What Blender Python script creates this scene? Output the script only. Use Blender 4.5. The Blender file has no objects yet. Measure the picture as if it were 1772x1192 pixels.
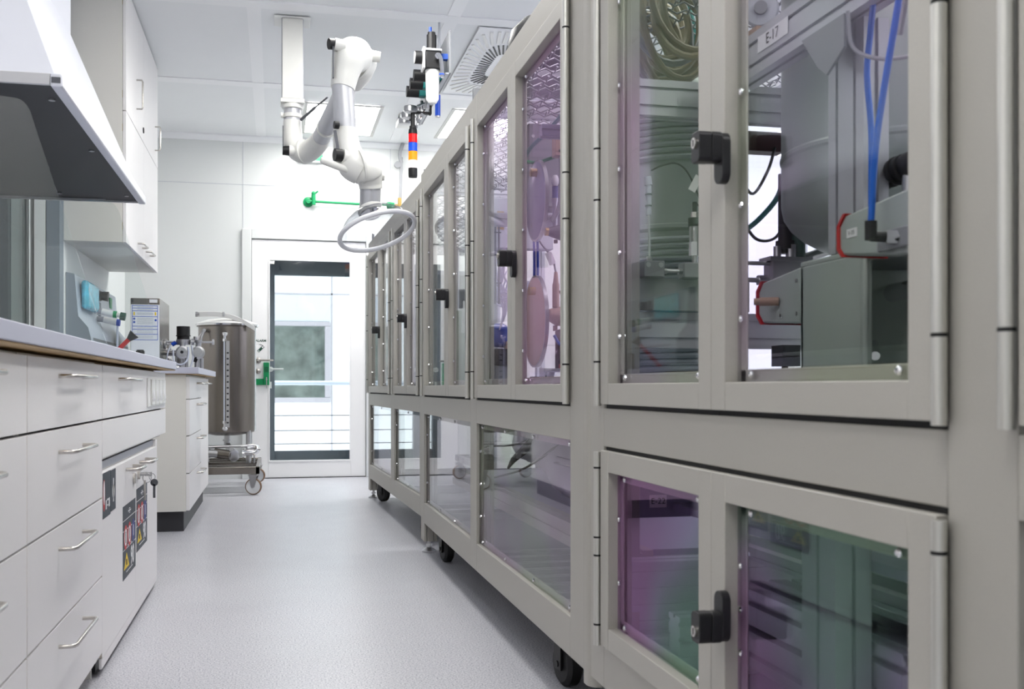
import bpy, bmesh, math, random
from mathutils import Vector, Matrix
random.seed(4)
PI = math.pi
C = bpy.context.scene.collection

# ---------------------------------------------------------------- camera
cam_d = bpy.data.cameras.new('camera')
cam = bpy.data.objects.new('camera', cam_d); C.objects.link(cam)
YAW = math.atan((886.0-477.0)/1810.0)
cam.location = (0, 0, .81)
cam.rotation_euler = (PI/2, 0, -YAW)
cam_d.sensor_width = 36; cam_d.lens = 36*1810/1772
cam_d.shift_y = (670-596)/1772
cam_d.clip_start = .02
cam_d.dof.use_dof = True; cam_d.dof.focus_distance = 4.5; cam_d.dof.aperture_fstop = 8
sc = bpy.context.scene
sc.camera = cam
sc.view_settings.view_transform = 'Standard'
sc.view_settings.look = 'None'
sc.view_settings.gamma = 1
sc.view_settings.exposure = 0.97
sc.cycles.use_denoising = True
sc.cycles.max_bounces = 10
sc.cycles.transparent_max_bounces = 24
sc.cycles.sample_clamp_indirect = 6
sc.cycles.caustics_reflective = False; sc.cycles.caustics_refractive = False
# ---------------------------------------------------------------- world: bright overcast daylight
w = bpy.data.worlds.new('overcast_sky'); sc.world = w; w.use_nodes = True
nt = w.node_tree; nt.nodes['Background'].inputs[0].default_value = (.93, .96, 1, 1)
nt.nodes['Background'].inputs[1].default_value = 1.35
LAMP = 10.5          # emission of the ceiling light panels

# ---------------------------------------------------------------- materials
def lin(c):
    r = []
    for v in c[:3]:
        v = v/255.
        r.append(v/12.92 if v <= .04045 else ((v+.055)/1.055)**2.4)
    return (*r, 1)
M = {}
def mat(name, col, rough=.5, metal=0., emit=0., spec=.5, noise=0., nscale=60., bump=0., coat=0., aniso=None, alpha=1., trans=0., ior=1.45):
    m = bpy.data.materials.new(name); m.use_nodes = True
    t = m.node_tree; b = t.nodes['Principled BSDF']
    c = lin(col)
    b.inputs['Base Color'].default_value = c; b.inputs['Roughness'].default_value = rough
    b.inputs['Metallic'].default_value = metal; b.inputs['Specular IOR Level'].default_value = spec
    b.inputs['Coat Weight'].default_value = coat
    b.inputs['Transmission Weight'].default_value = trans; b.inputs['IOR'].default_value = ior
    b.inputs['Alpha'].default_value = alpha
    if emit: b.inputs['Emission Color'].default_value = c; b.inputs['Emission Strength'].default_value = emit
    if noise or bump:
        tc = t.nodes.new('ShaderNodeTexCoord'); n = t.nodes.new('ShaderNodeTexNoise')
        n.inputs['Scale'].default_value = nscale; n.inputs['Detail'].default_value = 3
        if aniso:
            mp = t.nodes.new('ShaderNodeMapping'); mp.inputs['Scale'].default_value = aniso
            t.links.new(tc.outputs['Object'], mp.inputs[0]); t.links.new(mp.outputs[0], n.inputs[0])
        else: t.links.new(tc.outputs['Object'], n.inputs[0])
        if noise:
            r = t.nodes.new('ShaderNodeValToRGB')
            r.color_ramp.elements[0].position = .3; r.color_ramp.elements[1].position = .7
            r.color_ramp.elements[0].color = tuple(min(1, v*(1-noise)) for v in c[:3])+(1,)
            r.color_ramp.elements[1].color = tuple(min(1, v*(1+noise)) for v in c[:3])+(1,)
            t.links.new(n.outputs[0], r.inputs[0]); t.links.new(r.outputs[0], b.inputs['Base Color'])
        if bump:
            bp = t.nodes.new('ShaderNodeBump'); bp.inputs['Strength'].default_value = bump; bp.inputs['Distance'].default_value = .002
            t.links.new(n.outputs[0], bp.inputs['Height']); t.links.new(bp.outputs[0], b.inputs['Normal'])
    M[name] = m
    return m
mat('wall_white', (221, 224, 223), .55, noise=.008, nscale=3)
mat('left_white', (244, 244, 244), .5)
mat('ceiling_white', (236, 238, 240), .5, noise=.01, nscale=2)
mat('ceiling_strip', (243, 244, 246), .45)
mat('frame_grey', (178, 175, 167), .5, metal=.25, noise=.03, nscale=420)
mat('door_grey', (182, 179, 171), .5, metal=.25, noise=.03, nscale=420)
mat('hinge_silver', (205, 204, 198), .33, metal=.75)
mat('alu', (188, 190, 196), .42, metal=.55)
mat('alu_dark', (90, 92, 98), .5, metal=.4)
mat('matt_black', (16, 16, 18), .7)
mat('lock_black', (26, 26, 28), .42)
mat('rubber', (22, 22, 24), .6)
mat('steel', (190, 190, 192), .28, metal=1., noise=.05, nscale=8)
mat('steel_brushed', (132, 126, 120), .27, metal=1., noise=.14, nscale=6, aniso=(1, 1, .35))
mat('chrome', (228, 228, 230), .1, metal=1.)
mat('handle_steel', (200, 196, 190), .25, metal=1.)
mat('cab_white', (238, 236, 236), .42, noise=.012, nscale=260)
mat('cab_beige', (224, 222, 216), .45, noise=.02, nscale=300)
mat('edge_cream', (226, 220, 208), .5)
mat('wood_edge', (196, 168, 124), .6, noise=.12, nscale=12)
mat('worktop', (188, 190, 206), .42)
mat('plinth', (52, 52, 56), .5)
mat('hood_white', (222, 224, 232), .32)
mat('hood_grey', (196, 196, 198), .4)
mat('hood_charcoal', (34, 35, 38), .5)
mat('plastic_white', (232, 232, 230), .38)
mat('arm_white', (226, 226, 221), .36)
mat('arm_alu', (196, 197, 201), .35, metal=.35)
mat('black', (20, 20, 22), .45)
mat('anthracite', (100, 110, 120), .45)
mat('green', (10, 140, 84), .4)
mat('dark_green', (14, 70, 52), .45)
mat('exit_green', (0, 160, 90), .4, emit=.5)
mat('teal', (20, 120, 118), .45)
mat('blue', (20, 70, 180), .35)
mat('hose_blue', (22, 96, 196), .35)
mat('sphere_blue', (30, 70, 170), .35)
mat('red', (190, 30, 34), .4)
mat('red_light', (220, 14, 22), .25, emit=.15)
mat('blue_light', (20, 80, 210), .25, emit=.12)
mat('orange_light', (255, 140, 10), .25, emit=.3)
mat('clear_light', (240, 232, 230), .2, emit=.2)
mat('brass', (190, 160, 96), .3, metal=.9)
mat('brown', (120, 78, 62), .5)
mat('tan', (176, 148, 128), .42, metal=.2)
mat('maroon', (58, 28, 32), .5)
mat('hose_beige', (150, 140, 118), .4, noise=.05, nscale=10)
mat('hose_teal', (30, 110, 108), .4)
mat('hose_grey', (150, 152, 156), .45)
mat('hose_clear', (206, 212, 226), .25)
mat('cable_white', (206, 206, 222), .45)
mat('vessel_green_grey', (158, 166, 164), .38, metal=.4, noise=.06, nscale=4)
mat('rib_green', (128, 134, 142), .42, metal=.1)
mat('panel_grey', (140, 142, 146), .5, metal=.3)
mat('housing_grey', (168, 176, 172), .42, metal=.1)
mat('disc_blue_grey', (124, 128, 150), .35, metal=.4)
mat('sheet_dark', (90, 88, 98), .5)
mat('paper', (236, 238, 242), .7)
mat('label_blue', (56, 96, 190), .6)
mat('label_grey', (186, 190, 198), .7)
mat('ink', (30, 32, 36), .7)
mat('sticker_dark', (52, 60, 70), .5)
mat('yellow', (240, 206, 30), .5)
mat('sticker_red', (200, 50, 50), .5)
mat('sticker_navy', (50, 62, 130), .5)
mat('sticker_white', (236, 236, 238), .5)
mat('cyan_film', (60, 178, 208), .15, noise=.3, nscale=30, bump=.8)
mat('console_grey', (168, 176, 190), .4)
mat('console_side', (122, 132, 144), .45)
mat('tap_grey', (150, 152, 160), .4)
mat('bag_white', (206, 208, 214), .35, bump=.9, nscale=22)
mat('bag_grey', (110, 110, 116), .4, bump=.9, nscale=22)
mat('facade', (246, 248, 252), .8)
mat('concrete', (216, 220, 226), .8)
mat('facade_frame', (176, 172, 180), .5)
mat('galv', (214, 220, 232), .35, metal=.3)
mat('caster_rim', (226, 228, 230), .35)
mat('tread_brown', (120, 92, 70), .6)
mat('shelf_plate', (150, 148, 168), .35, metal=.3, noise=.05, nscale=90)
mat('foliage_reflection', (158, 166, 162), .8, noise=.5, nscale=4)
mat('rim_white', (240, 241, 244), .3)
mat('lamp_frame', (196, 196, 194), .4)
mat('dial', (236, 236, 236), .3)

def lamp_mat():
    m = bpy.data.materials.new('lamp_panel'); m.use_nodes = True
    t = m.node_tree; t.nodes.clear()
    o = t.nodes.new('ShaderNodeOutputMaterial'); e = t.nodes.new('ShaderNodeEmission')
    e.inputs[0].default_value = (1, .985, .955, 1); e.inputs[1].default_value = LAMP
    t.links.new(e.outputs[0], o.inputs[0]); M['lamp_panel'] = m
lamp_mat()
def floor_mat():
    m = mat('floor_vinyl', (196, 198, 206), .3)
    t = m.node_tree; b = t.nodes['Principled BSDF']
    tc = t.nodes.new('ShaderNodeTexCoord'); n = t.nodes.new('ShaderNodeTexNoise'); n.inputs['Scale'].default_value = 190; n.inputs['Detail'].default_value = 2
    r = t.nodes.new('ShaderNodeValToRGB'); el = r.color_ramp.elements
    el[0].position = .36; el[0].color = lin((150, 152, 164)); el[1].position = .5; el[1].color = lin((200, 199, 205))
    e2 = el.new(.66); e2.color = lin((214, 215, 219))
    t.links.new(tc.outputs['Object'], n.inputs[0]); t.links.new(n.outputs[0], r.inputs[0]); t.links.new(r.outputs[0], b.inputs['Base Color'])
    n2 = t.nodes.new('ShaderNodeTexNoise'); n2.inputs['Scale'].default_value = 5
    mr = t.nodes.new('ShaderNodeMapRange'); mr.inputs['To Min'].default_value = .26; mr.inputs['To Max'].default_value = .42
    t.links.new(tc.outputs['Object'], n2.inputs[0]); t.links.new(n2.outputs[0], mr.inputs[0]); t.links.new(mr.outputs[0], b.inputs['Roughness'])
floor_mat()
def pane_mat(name, tint_a, tint_b, tint_c, scale=1.6, ior=1.5, rough=0., sheen_tints=None):
    """clear sheet: transmits with a faint tint (patches imitate the iridescent sheen of the panes), reflects by Fresnel"""
    tint_a, tint_b, tint_c = [tuple(v**.5 for v in c) for c in (tint_a, tint_b, tint_c)]   # two faces per sheet
    m = bpy.data.materials.new(name); m.use_nodes = True
    t = m.node_tree; t.nodes.clear()
    o = t.nodes.new('ShaderNodeOutputMaterial'); mx = t.nodes.new('ShaderNodeMixShader'); f = t.nodes.new('ShaderNodeFresnel'); f.inputs[0].default_value = ior
    tr = t.nodes.new('ShaderNodeBsdfTransparent'); g = t.nodes.new('ShaderNodeBsdfGlossy'); g.inputs['Roughness'].default_value = rough
    tc = t.nodes.new('ShaderNodeTexCoord'); n = t.nodes.new('ShaderNodeTexNoise'); n.inputs['Scale'].default_value = scale; n.inputs['Detail'].default_value = 1
    r = t.nodes.new('ShaderNodeValToRGB'); el = r.color_ramp.elements
    el[0].position = .38; el[0].color = (*tint_a, 1); el[1].position = .5; el[1].color = (*tint_b, 1); e = el.new(.62); e.color = (*tint_c, 1)
    t.links.new(tc.outputs['Object'], n.inputs[0]); t.links.new(n.outputs[0], r.inputs[0]); t.links.new(r.outputs[0], tr.inputs[0])  # iridescent sheen is painted into the transmitted colour
    if sheen_tints:  # patchy colours laid over the reflection to imitate iridescence
        r2 = t.nodes.new('ShaderNodeValToRGB'); q = r2.color_ramp.elements
        q[0].position = .36; q[0].color = (*sheen_tints[0], 1); q[1].position = .5; q[1].color = (*sheen_tints[1], 1); e = q.new(.64); e.color = (*sheen_tints[2], 1)
        t.links.new(n.outputs[0], r2.inputs[0]); t.links.new(r2.outputs[0], g.inputs[0])
    ge = t.nodes.new('ShaderNodeNewGeometry'); mi = t.nodes.new('ShaderNodeMapRange')   # same Fresnel on both faces of the sheet
    mi.inputs['To Min'].default_value = ior; mi.inputs['To Max'].default_value = 1/ior
    t.links.new(ge.outputs['Backfacing'], mi.inputs[0]); t.links.new(mi.outputs[0], f.inputs[0])
    t.links.new(f.outputs[0], mx.inputs[0]); t.links.new(tr.outputs[0], mx.inputs[1]); t.links.new(g.outputs[0], mx.inputs[2]); t.links.new(mx.outputs[0], o.inputs[0])
    M[name] = m
pane_mat('pane', (.86, .83, .92), (.90, .89, .93), (.86, .90, .90), 1.4, 1.42)
pane_mat('pane_purple', (.74, .60, .80), (.74, .70, .84), (.60, .70, .64), 2.2, 1.30, sheen_tints=((1, .6, 1), (.85, .8, 1), (.6, 1, .8)))
pane_mat('pane_rainbow', (.84, .78, .89), (.86, .86, .89), (.84, .87, .82), 2.0, 1.18, sheen_tints=((1, .62, 1), (.9, .9, 1), (.7, 1, .75)))
pane_mat('pane_violet', (.84, .74, .87), (.85, .82, .90), (.84, .85, .87), 1.3, 1.16, sheen_tints=((1, .7, 1), (.9, .85, 1), (.9, 1, .95)))
pane_mat('window_dim_tint', (.55, .55, .62), (.55, .55, .62), (.55, .55, .62), 1, 1.5)  # even tint added to dim the daylight through the right windows
pane_mat('pane_soft', (.82, .70, .87), (.84, .80, .89), (.80, .87, .80), 2.6, 1.30)
pane_mat('glass', (.93, .97, .96), (.93, .97, .96), (.93, .97, .96), 1, 1.5)
pane_mat('glass_green', (.50, .64, .62), (.50, .64, .62), (.50, .64, .62), 1, 1.5)
pane_mat('glass_grey', (.66, .70, .68), (.74, .77, .75), (.62, .66, .65), 2, 1.5)
pane_mat('acrylic', (.42, .43, .47), (.52, .53, .57), (.44, .46, .50), 9, 1.6, rough=.06)
pane_mat('light_cover', (.9, .9, .92), (.9, .9, .92), (.9, .9, .92), 1, 1.3)

# ---------------------------------------------------------------- builders
ORG = {}
class MB:
    def __init__(s): s.v = []; s.f = []; s.m = []; s.k = 0; s.mats = []
    def use(s, name):
        if name not in s.mats: s.mats.append(name)
        s.k = s.mats.index(name); return s
    def _add(s, vs, fs):
        b = len(s.v); s.v += [tuple(v) for v in vs]; s.f += [tuple(i+b for i in f) for f in fs]; s.m += [s.k]*len(fs); return s
    def box(s, x0, x1, y0, y1, z0, z1):
        x0, x1 = sorted((x0, x1)); y0, y1 = sorted((y0, y1)); z0, z1 = sorted((z0, z1))
        return s._add([(x0,y0,z0),(x1,y0,z0),(x1,y1,z0),(x0,y1,z0),(x0,y0,z1),(x1,y0,z1),(x1,y1,z1),(x0,y1,z1)],
                      [(0,3,2,1),(4,5,6,7),(0,1,5,4),(1,2,6,5),(2,3,7,6),(3,0,4,7)])
    def obox(s, c, h, R):
        vs = []
        for dx, dy, dz in [(-1,-1,-1),(1,-1,-1),(1,1,-1),(-1,1,-1),(-1,-1,1),(1,-1,1),(1,1,1),(-1,1,1)]:
            vs.append(Vector(c) + R @ Vector((dx*h[0], dy*h[1], dz*h[2])))
        return s._add(vs, [(0,3,2,1),(4,5,6,7),(0,1,5,4),(1,2,6,5),(2,3,7,6),(3,0,4,7)])
    def beam(s, p0, p1, wdt, hgt):
        """rectangular bar from p0 to p1"""
        p0 = Vector(p0); p1 = Vector(p1); d = (p1-p0); L = d.length; z = d.normalized()
        up = Vector((0,0,1)) if abs(z.z) < .95 else Vector((0,1,0))
        x = up.cross(z).normalized(); y = z.cross(x)
        R = Matrix((x, y, z)).transposed()
        return s.obox((p0+p1)/2, (wdt/2, hgt/2, L/2), R)
    def rings(s, rings, close0=True, close1=True, loop=False):
        n = len(rings[0]); vs = [p for r in rings for p in r]; fs = []
        R = len(rings)
        for i in range(R if loop else R-1):
            j = (i+1) % R
            for k in range(n):
                l = (k+1) % n
                fs.append((i*n+k, i*n+l, j*n+l, j*n+k))
        if not loop:
            if close0: fs.append(tuple(range(n))[::-1])
            if close1: fs.append(tuple((R-1)*n+k for k in range(n)))
        return s._add(vs, fs)
    def tube(s, pts, r, seg=10, loop=False, smooth=0, caps=True):
        pts = [Vector(p) for p in pts]
        rr = list(r) if isinstance(r, (list, tuple)) else [r]*len(pts)
        if smooth:
            n = len(pts); out = []; ro = []
            idx = range(n) if loop else range(n-1)
            for i in idx:
                p0 = pts[(i-1) % n] if (loop or i > 0) else pts[i]*2-pts[i+1]
                p1 = pts[i]; p2 = pts[(i+1) % n]
                p3 = pts[(i+2) % n] if (loop or i+2 < n) else p2*2-p1
                for k in range(smooth):
                    u = k/smooth; u2 = u*u; u3 = u2*u
                    out.append(.5*((2*p1)+(p2-p0)*u+(2*p0-5*p1+4*p2-p3)*u2+(3*p1-p0-3*p2+p3)*u3))
                    ro.append(rr[i]*(1-u)+rr[(i+1) % n]*u)
            if not loop: out.append(pts[-1]); ro.append(rr[-1])
            pts, rr = out, ro
        n = len(pts); T = []
        for i in range(n):
            if loop: t = pts[(i+1) % n]-pts[i-1]
            elif i == 0: t = pts[1]-pts[0]
            elif i == n-1: t = pts[-1]-pts[-2]
            else: t = (pts[i+1]-pts[i]).normalized()+(pts[i]-pts[i-1]).normalized()
            T.append(t.normalized() if t.length > 1e-9 else Vector((0,0,1)))
        u = Vector((0,0,1)).cross(T[0])
        if u.length < .1: u = Vector((1,0,0)).cross(T[0])
        u.normalize(); rings = []
        for i in range(n):
            u = (u - T[i]*u.dot(T[i])); u = u.normalized() if u.length > 1e-6 else T[i].orthogonal().normalized()
            v = T[i].cross(u)
            rings.append([pts[i]+(u*math.cos(a)+v*math.sin(a))*rr[i] for a in [2*PI*k/seg for k in range(seg)]])
        return s.rings(rings, caps, caps, loop)
    def cyl(s, p0, p1, r, r1=None, seg=16):
        return s.tube([p0, p1], [r, r if r1 is None else r1], seg)
    def lathe(s, prof, c, axis=(0,0,1), seg=32, caps=True):
        ax = Vector(axis).normalized(); u = ax.orthogonal().normalized(); v = ax.cross(u); c = Vector(c)
        rings = [[c+ax*z+(u*math.cos(a)+v*math.sin(a))*max(r, 1e-5) for a in [2*PI*k/seg for k in range(seg)]] for r, z in prof]
        return s.rings(rings, caps, caps)
    def prism(s, poly, axis, a0, a1):
        """poly: 2D points in the plane across axis. x: (y,z)  y: (x,z)  z: (x,y)"""
        def P(p, a):
            return {'x': (a, p[0], p[1]), 'y': (p[0], a, p[1]), 'z': (p[0], p[1], a)}[axis]
        n = len(poly)
        vs = [P(p, a0) for p in poly]+[P(p, a1) for p in poly]
        fs = [tuple(range(n))[::-1], tuple(range(n, 2*n))]+[(k, (k+1) % n, n+(k+1) % n, n+k) for k in range(n)]
        return s._add(vs, fs)
    def sphere(s, c, r, seg=16, sc3=(1,1,1)):
        rings = []
        for i in range(1, seg//2):
            a = PI*i/(seg//2)
            rings.append([Vector(c)+Vector((math.sin(a)*math.cos(2*PI*k/seg)*r*sc3[0], math.sin(a)*math.sin(2*PI*k/seg)*r*sc3[1], -math.cos(a)*r*sc3[2])) for k in range(seg)])
        return s.rings(rings)
    def slot(s, axis, a0, a1, u0, u1, v0, v1, su=1, sv=1, w_=.008, dp=.007):
        """slotted aluminium profile along an axis; (u,v) = the two other coordinates in x,y,z order"""
        def side(p, q, n, inward):
            out = [p]; L = ((q[0]-p[0])**2+(q[1]-p[1])**2)**.5; d = ((q[0]-p[0])/L, (q[1]-p[1])/L)
            for i in range(n):
                c = L*(i+.5)/n
                for off, dep in ((-w_/2, 0), (-w_/2, dp), (w_/2, dp), (w_/2, 0)):
                    out.append((p[0]+d[0]*(c+off)+inward[0]*dep, p[1]+d[1]*(c+off)+inward[1]*dep))
            return out
        poly = side((u0,v0), (u1,v0), su, (0,1))+side((u1,v0), (u1,v1), sv, (-1,0))+side((u1,v1), (u0,v1), su, (0,-1))+side((u0,v1), (u0,v0), sv, (1,0))
        return s.prism(poly, axis, a0, a1)
    def build(s, name, parent=None, mat_=None, bevel=0., bseg=2, label=None, kind=None, angle=35):
        me = bpy.data.meshes.new(name)
        og = ORG.get(parent.name, Vector((0,0,0))) if parent is not None else Vector((0,0,0))
        me.from_pydata([tuple(Vector(v)-og) for v in s.v], [], s.f)
        bm = bmesh.new(); bm.from_mesh(me); bmesh.ops.recalc_face_normals(bm, faces=bm.faces); bm.to_mesh(me); bm.free()
        if mat_: me.materials.append(M[mat_])
        else:
            for n in s.mats: me.materials.append(M[n])
            me.polygons.foreach_set('material_index', s.m)
        me.polygons.foreach_set('use_smooth', [True]*len(me.polygons))
        me.set_sharp_from_angle(angle=math.radians(angle))
        o = bpy.data.objects.new(name, me); C.objects.link(o)
        if parent is not None: o.parent = parent
        ORG[o.name] = og
        if bevel:
            b = o.modifiers.new('bevel', 'BEVEL'); b.width = bevel; b.segments = bseg; b.limit_method = 'ANGLE'; b.angle_limit = math.radians(40); b.harden_normals = False
        if label: o['label'] = label
        if kind: o['kind'] = kind
        return o
def thing(name, label, cat, loc, group=None):
    o = bpy.data.objects.new(name, None); C.objects.link(o); o.location = loc; o.empty_display_size = .05
    o['label'] = label; o['category'] = cat
    if group: o['group'] = group
    ORG[o.name] = Vector(loc)
    return o
def single(mb, name, label, cat, loc, mat_=None, group=None, **k):
    """a thing that is one mesh, origin at loc"""
    e = bpy.data.objects.new('tmp', None); ORG['tmp'] = Vector(loc)
    o = mb.build(name, None, mat_, **k)
    me = o.data
    me.transform(Matrix.Translation(-Vector(loc))); o.location = loc
    bpy.data.objects.remove(e)
    o['label'] = label; o['category'] = cat
    if group: o['group'] = group
    ORG[o.name] = Vector(loc)
    return o
def struct(mb, name, mat_=None, parent=None, **k):
    o = mb.build(name, parent, mat_, **k)
    if parent is None: o['kind'] = 'structure'
    return o
def copy_tree(o, loc, parent=None):
    c = o.copy(); C.objects.link(c)
    if parent is not None: c.parent = parent
    else: c.location = loc
    for ch in o.children: copy_tree(ch, None, c)
    return c
def text_mb(mb, txt, size, origin, xdir, ydir, thick=.0006, bold=0.):
    """append flat raised lettering to a mesh builder"""
    cu = bpy.data.curves.new('t', 'FONT'); cu.body = txt; cu.size = size; cu.align_x = 'CENTER'; cu.align_y = 'CENTER'; cu.resolution_u = 3; cu.offset = bold
    to = bpy.data.objects.new('t', cu); me = bpy.data.meshes.new_from_object(to)
    X = Vector(xdir).normalized(); Y = Vector(ydir).normalized(); Z = X.cross(Y); O = Vector(origin)
    mb._add([O+X*v.co.x+Y*v.co.y+Z*thick for v in me.vertices], [tuple(p.vertices) for p in me.polygons])
    bpy.data.meshes.remove(me); bpy.data.objects.remove(to); bpy.data.curves.remove(cu)
    return mb

XR0, XL, YW, ZC = 3.05, -1.27, 9.55, 3.03     # right wall, left wall, far wall, ceiling
YB = -2.6

# ================================================================ ROOM SHELL
struct(MB().box(XL-.1, XR0+.1, YB-.1, YW+.25, -.1, 0), 'floor', 'floor_vinyl')
struct(MB().box(XL-.1, XR0+.1, YB-.1, YW+.25, ZC, ZC+.1), 'ceiling', 'ceiling_white')
# far wall around the door opening
DX0, DX1, DZ1 = -.205, .795, 2.12
wb = MB().box(XL, DX0-.04, YW, YW+.2, 0, ZC).box(DX1+.04, XR0, YW, YW+.2, 0, ZC).box(DX0-.04, DX1+.04, YW, YW+.2, DZ1+.04, ZC)
struct(wb, 'wall_far', 'wall_white')
# left wall with a window opening behind the fume hood
WY0, WY1, WZ0, WZ1 = 3.2, 6.0, .98, 2.3
wl = MB().box(XL-.1, XL, YB, WY0, 0, ZC).box(XL-.1, XL, WY1, YW, 0, ZC).box(XL-.1, XL, WY0, WY1, 0, WZ0).box(XL-.1, XL, WY0, WY1, WZ1, ZC)
struct(wl, 'wall_left', 'left_white')
wn = struct(MB().box(XL-.012, XL-.004, WY0, WY1, WZ0, WZ1), 'window_1', 'glass_green')
fr = MB().box(XL-.004, XL+.004, WY1-.05, WY1, WZ0, WZ1).box(XL-.08, XL-.0, WY0, WY1, WZ1-.05, WZ1+.02).box(XL-.08, XL, WY0, WY1, WZ0-.03, WZ0+.02)
fr.build('window_frame', wn, 'left_white', bevel=.003)

struct(MB().box(-3.6, -3.5, 1.5, 8.5, 0, ZC).box(-3.6, XL-.1, 1.4, 1.5, 0, ZC).box(-3.6, XL-.1, 8.5, 8.6, 0, ZC).box(-3.6, XL-.1, 1.4, 8.6, ZC, ZC+.1).box(-3.6, XL-.1, 1.4, 8.6, -.1, 0), 'wall_dim_room', 'console_grey')  # unseen dim room added behind window_1 to block sky and weaken reflections
# right wall with a long band of windows behind the enclosures
RY0, RY1, RZ0, RZ1 = 1.0, 8.2, .75, 2.75
wr = MB().box(XR0, XR0+.1, YB, RY0, 0, ZC).box(XR0, XR0+.1, RY1, YW, 0, ZC).box(XR0, XR0+.1, RY0, RY1, 0, RZ0).box(XR0, XR0+.1, RY0, RY1, RZ1, ZC)
struct(wr, 'wall_right', 'wall_white')
wn2 = struct(MB().box(XR0+.05, XR0+.056, RY0, RY1, RZ0, RZ1), 'window_2', 'window_dim_tint')
f2 = MB()
for i in range(7):
    y = RY0+(RY1-RY0)*i/6
    f2.box(XR0-.01, XR0+.08, y-.04, y+.04, RZ0, RZ1)
f2.box(XR0-.01, XR0+.08, RY0, RY1, RZ0-.05, RZ0+.04).box(XR0-.01, XR0+.08, RY0, RY1, RZ1-.05, RZ1+.03)
f2.build('window_frame', wn2, 'wall_white', bevel=.003)
struct(MB().box(XL, XR0, YB-.1, YB, 0, ZC), 'wall_near', 'wall_white')
# ceiling joint strips
st = MB()
for x in (-1.27+.0, -.165, 1.0, 2.16): st.box(x, x+.08, YB, YW, ZC-.004, ZC)
for y in (6.17, 7.83, 4.5, 2.85, 1.2): st.box(XL, XR0, y, y+.12, ZC-.006, ZC)
struct(st, 'trim_1', 'ceiling_strip')
struct(MB().prism([(YW, ZC), (YW, ZC-.05), (YW-.012, ZC-.05), (YW-.05, ZC-.012), (YW-.05, ZC)], 'x', XL, XR0), 'trim_2', 'ceiling_strip')
# narrow wall-panel joints of the far wall
sw = MB()
sw.box(-.285, -.281, YW-.002, YW, 2.19, ZC-.05); sw.box(XL, .9, YW-.002, YW, 2.60, 2.604).box(1.02, 1.024, YW-.002, YW, 0, ZC-.05)
struct(sw, 'trim_3', 'label_grey')
struct(MB().box(XL+.36, DX0-.05, YW-.008, YW, 0, .07).box(DX1+.05, XR0, YW-.008, YW, 0, .07), 'baseboard_far', 'wall_white')

# ---- the inner glazed door
dr = struct(MB().box(DX0, -.062, YW-.012, YW+.04, .006, DZ1).box(.665, DX1, YW-.012, YW+.04, .006, DZ1)
            .box(-.062, .665, YW-.012, YW+.04, .006, .147).box(-.062, .665, YW-.012, YW+.04, 1.952, DZ1), 'door_1', 'left_white', bevel=.002)
MB().box(DX0-.085, DX0-.004, YW-.03, YW+.02, 0, DZ1+.09).box(DX1+.004, DX1+.085, YW-.03, YW+.02, 0, DZ1+.09).box(DX0-.004, DX1+.004, YW-.03, YW+.02, DZ1+.006, DZ1+.09).build('door_frame', dr, 'wall_white', bevel=.004)
MB().box(-.062, .665, YW+.01, YW+.02, .147, 1.952).build('door_glass', dr, 'glass')
b = MB()
for a in ((-.062, -.05, .147, 1.952), (.653, .665, .147, 1.952)): b.box(a[0], a[1], YW-.018, YW+.01, a[2], a[3])
b.box(-.05, .653, YW-.018, YW+.01, .147, .159).box(-.05, .653, YW-.018, YW+.01, 1.940, 1.952)
b.build('glazing_bead', dr, 'left_white')
MB().box(DX0+.0, DX1, YW-.02, YW+.03, 0, .006).build('threshold', dr, 'matt_black')
h = MB(); hx, hz = -.150, 1.048
h.lathe([(0, 0), (.026, 0), (.026, .009), (.022, .011), (0, .011)], (hx, YW-.012, hz), (0,-1,0), 24)
h.tube([(hx, YW-.02, hz), (hx, YW-.06, hz), (hx+.012, YW-.07, hz), (hx+.13, YW-.07, hz)], .0095, 12)
h.build('door_handle', dr, 'handle_steel')
MB().lathe([(0, 0), (.024, 0), (.024, .006), (.020, .008), (0, .008)], (hx-.003, YW-.012, hz-.095), (0,-1,0), 24).build('lock_rosette', dr, 'handle_steel')
# outer anthracite door in the same opening, 0.3 m further out
dr2 = struct(MB().box(-.08, -.008, YW+.28, YW+.34, .12, 2.0).box(.74, .82, YW+.28, YW+.34, .12, 2.0).box(-.008, .74, YW+.28, YW+.34, .12, .225).box(-.008, .74, YW+.28, YW+.34, 1.84, 2.05), 'door_2', 'anthracite', bevel=.003)
MB().box(-.25, -.08, YW+.2, YW+.36, 0, 2.1).box(.82, 1.0, YW+.2, YW+.36, 0, 2.1).box(-.25, 1.0, YW+.2, YW+.36, 2.05, 2.4).box(-.25, 1.0, YW+.2, YW+.36, -.1, .12).build('door_frame', dr2, 'anthracite')
MB().box(-.008, .74, YW+.3, YW+.31, .225, 1.84).build('door_glass', dr2, 'glass')
h = MB(); h.lathe([(0,0),(.024,0),(.024,.008),(0,.008)], (-.044, YW+.28, .975), (0,-1,0), 20)
h.tube([(-.044, YW+.275, .975), (-.044, YW+.235, .975), (-.03, YW+.225, .975), (.07, YW+.225, .975)], .009, 12)
h.build('door_handle', dr2, 'plastic_white')
MB().box(-.052, -.036, YW+.272, YW+.28, .80, .86).build('keyhole_plate', dr2, 'plastic_white')
# opening reveal between the doors
struct(MB().box(DX0-.14, DX0-.04, YW+.04, YW+.36, 0, 2.3).box(DX1+.04, DX1+.14, YW+.04, YW+.36, 0, 2.3), 'trim_4', 'wall_white')

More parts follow.
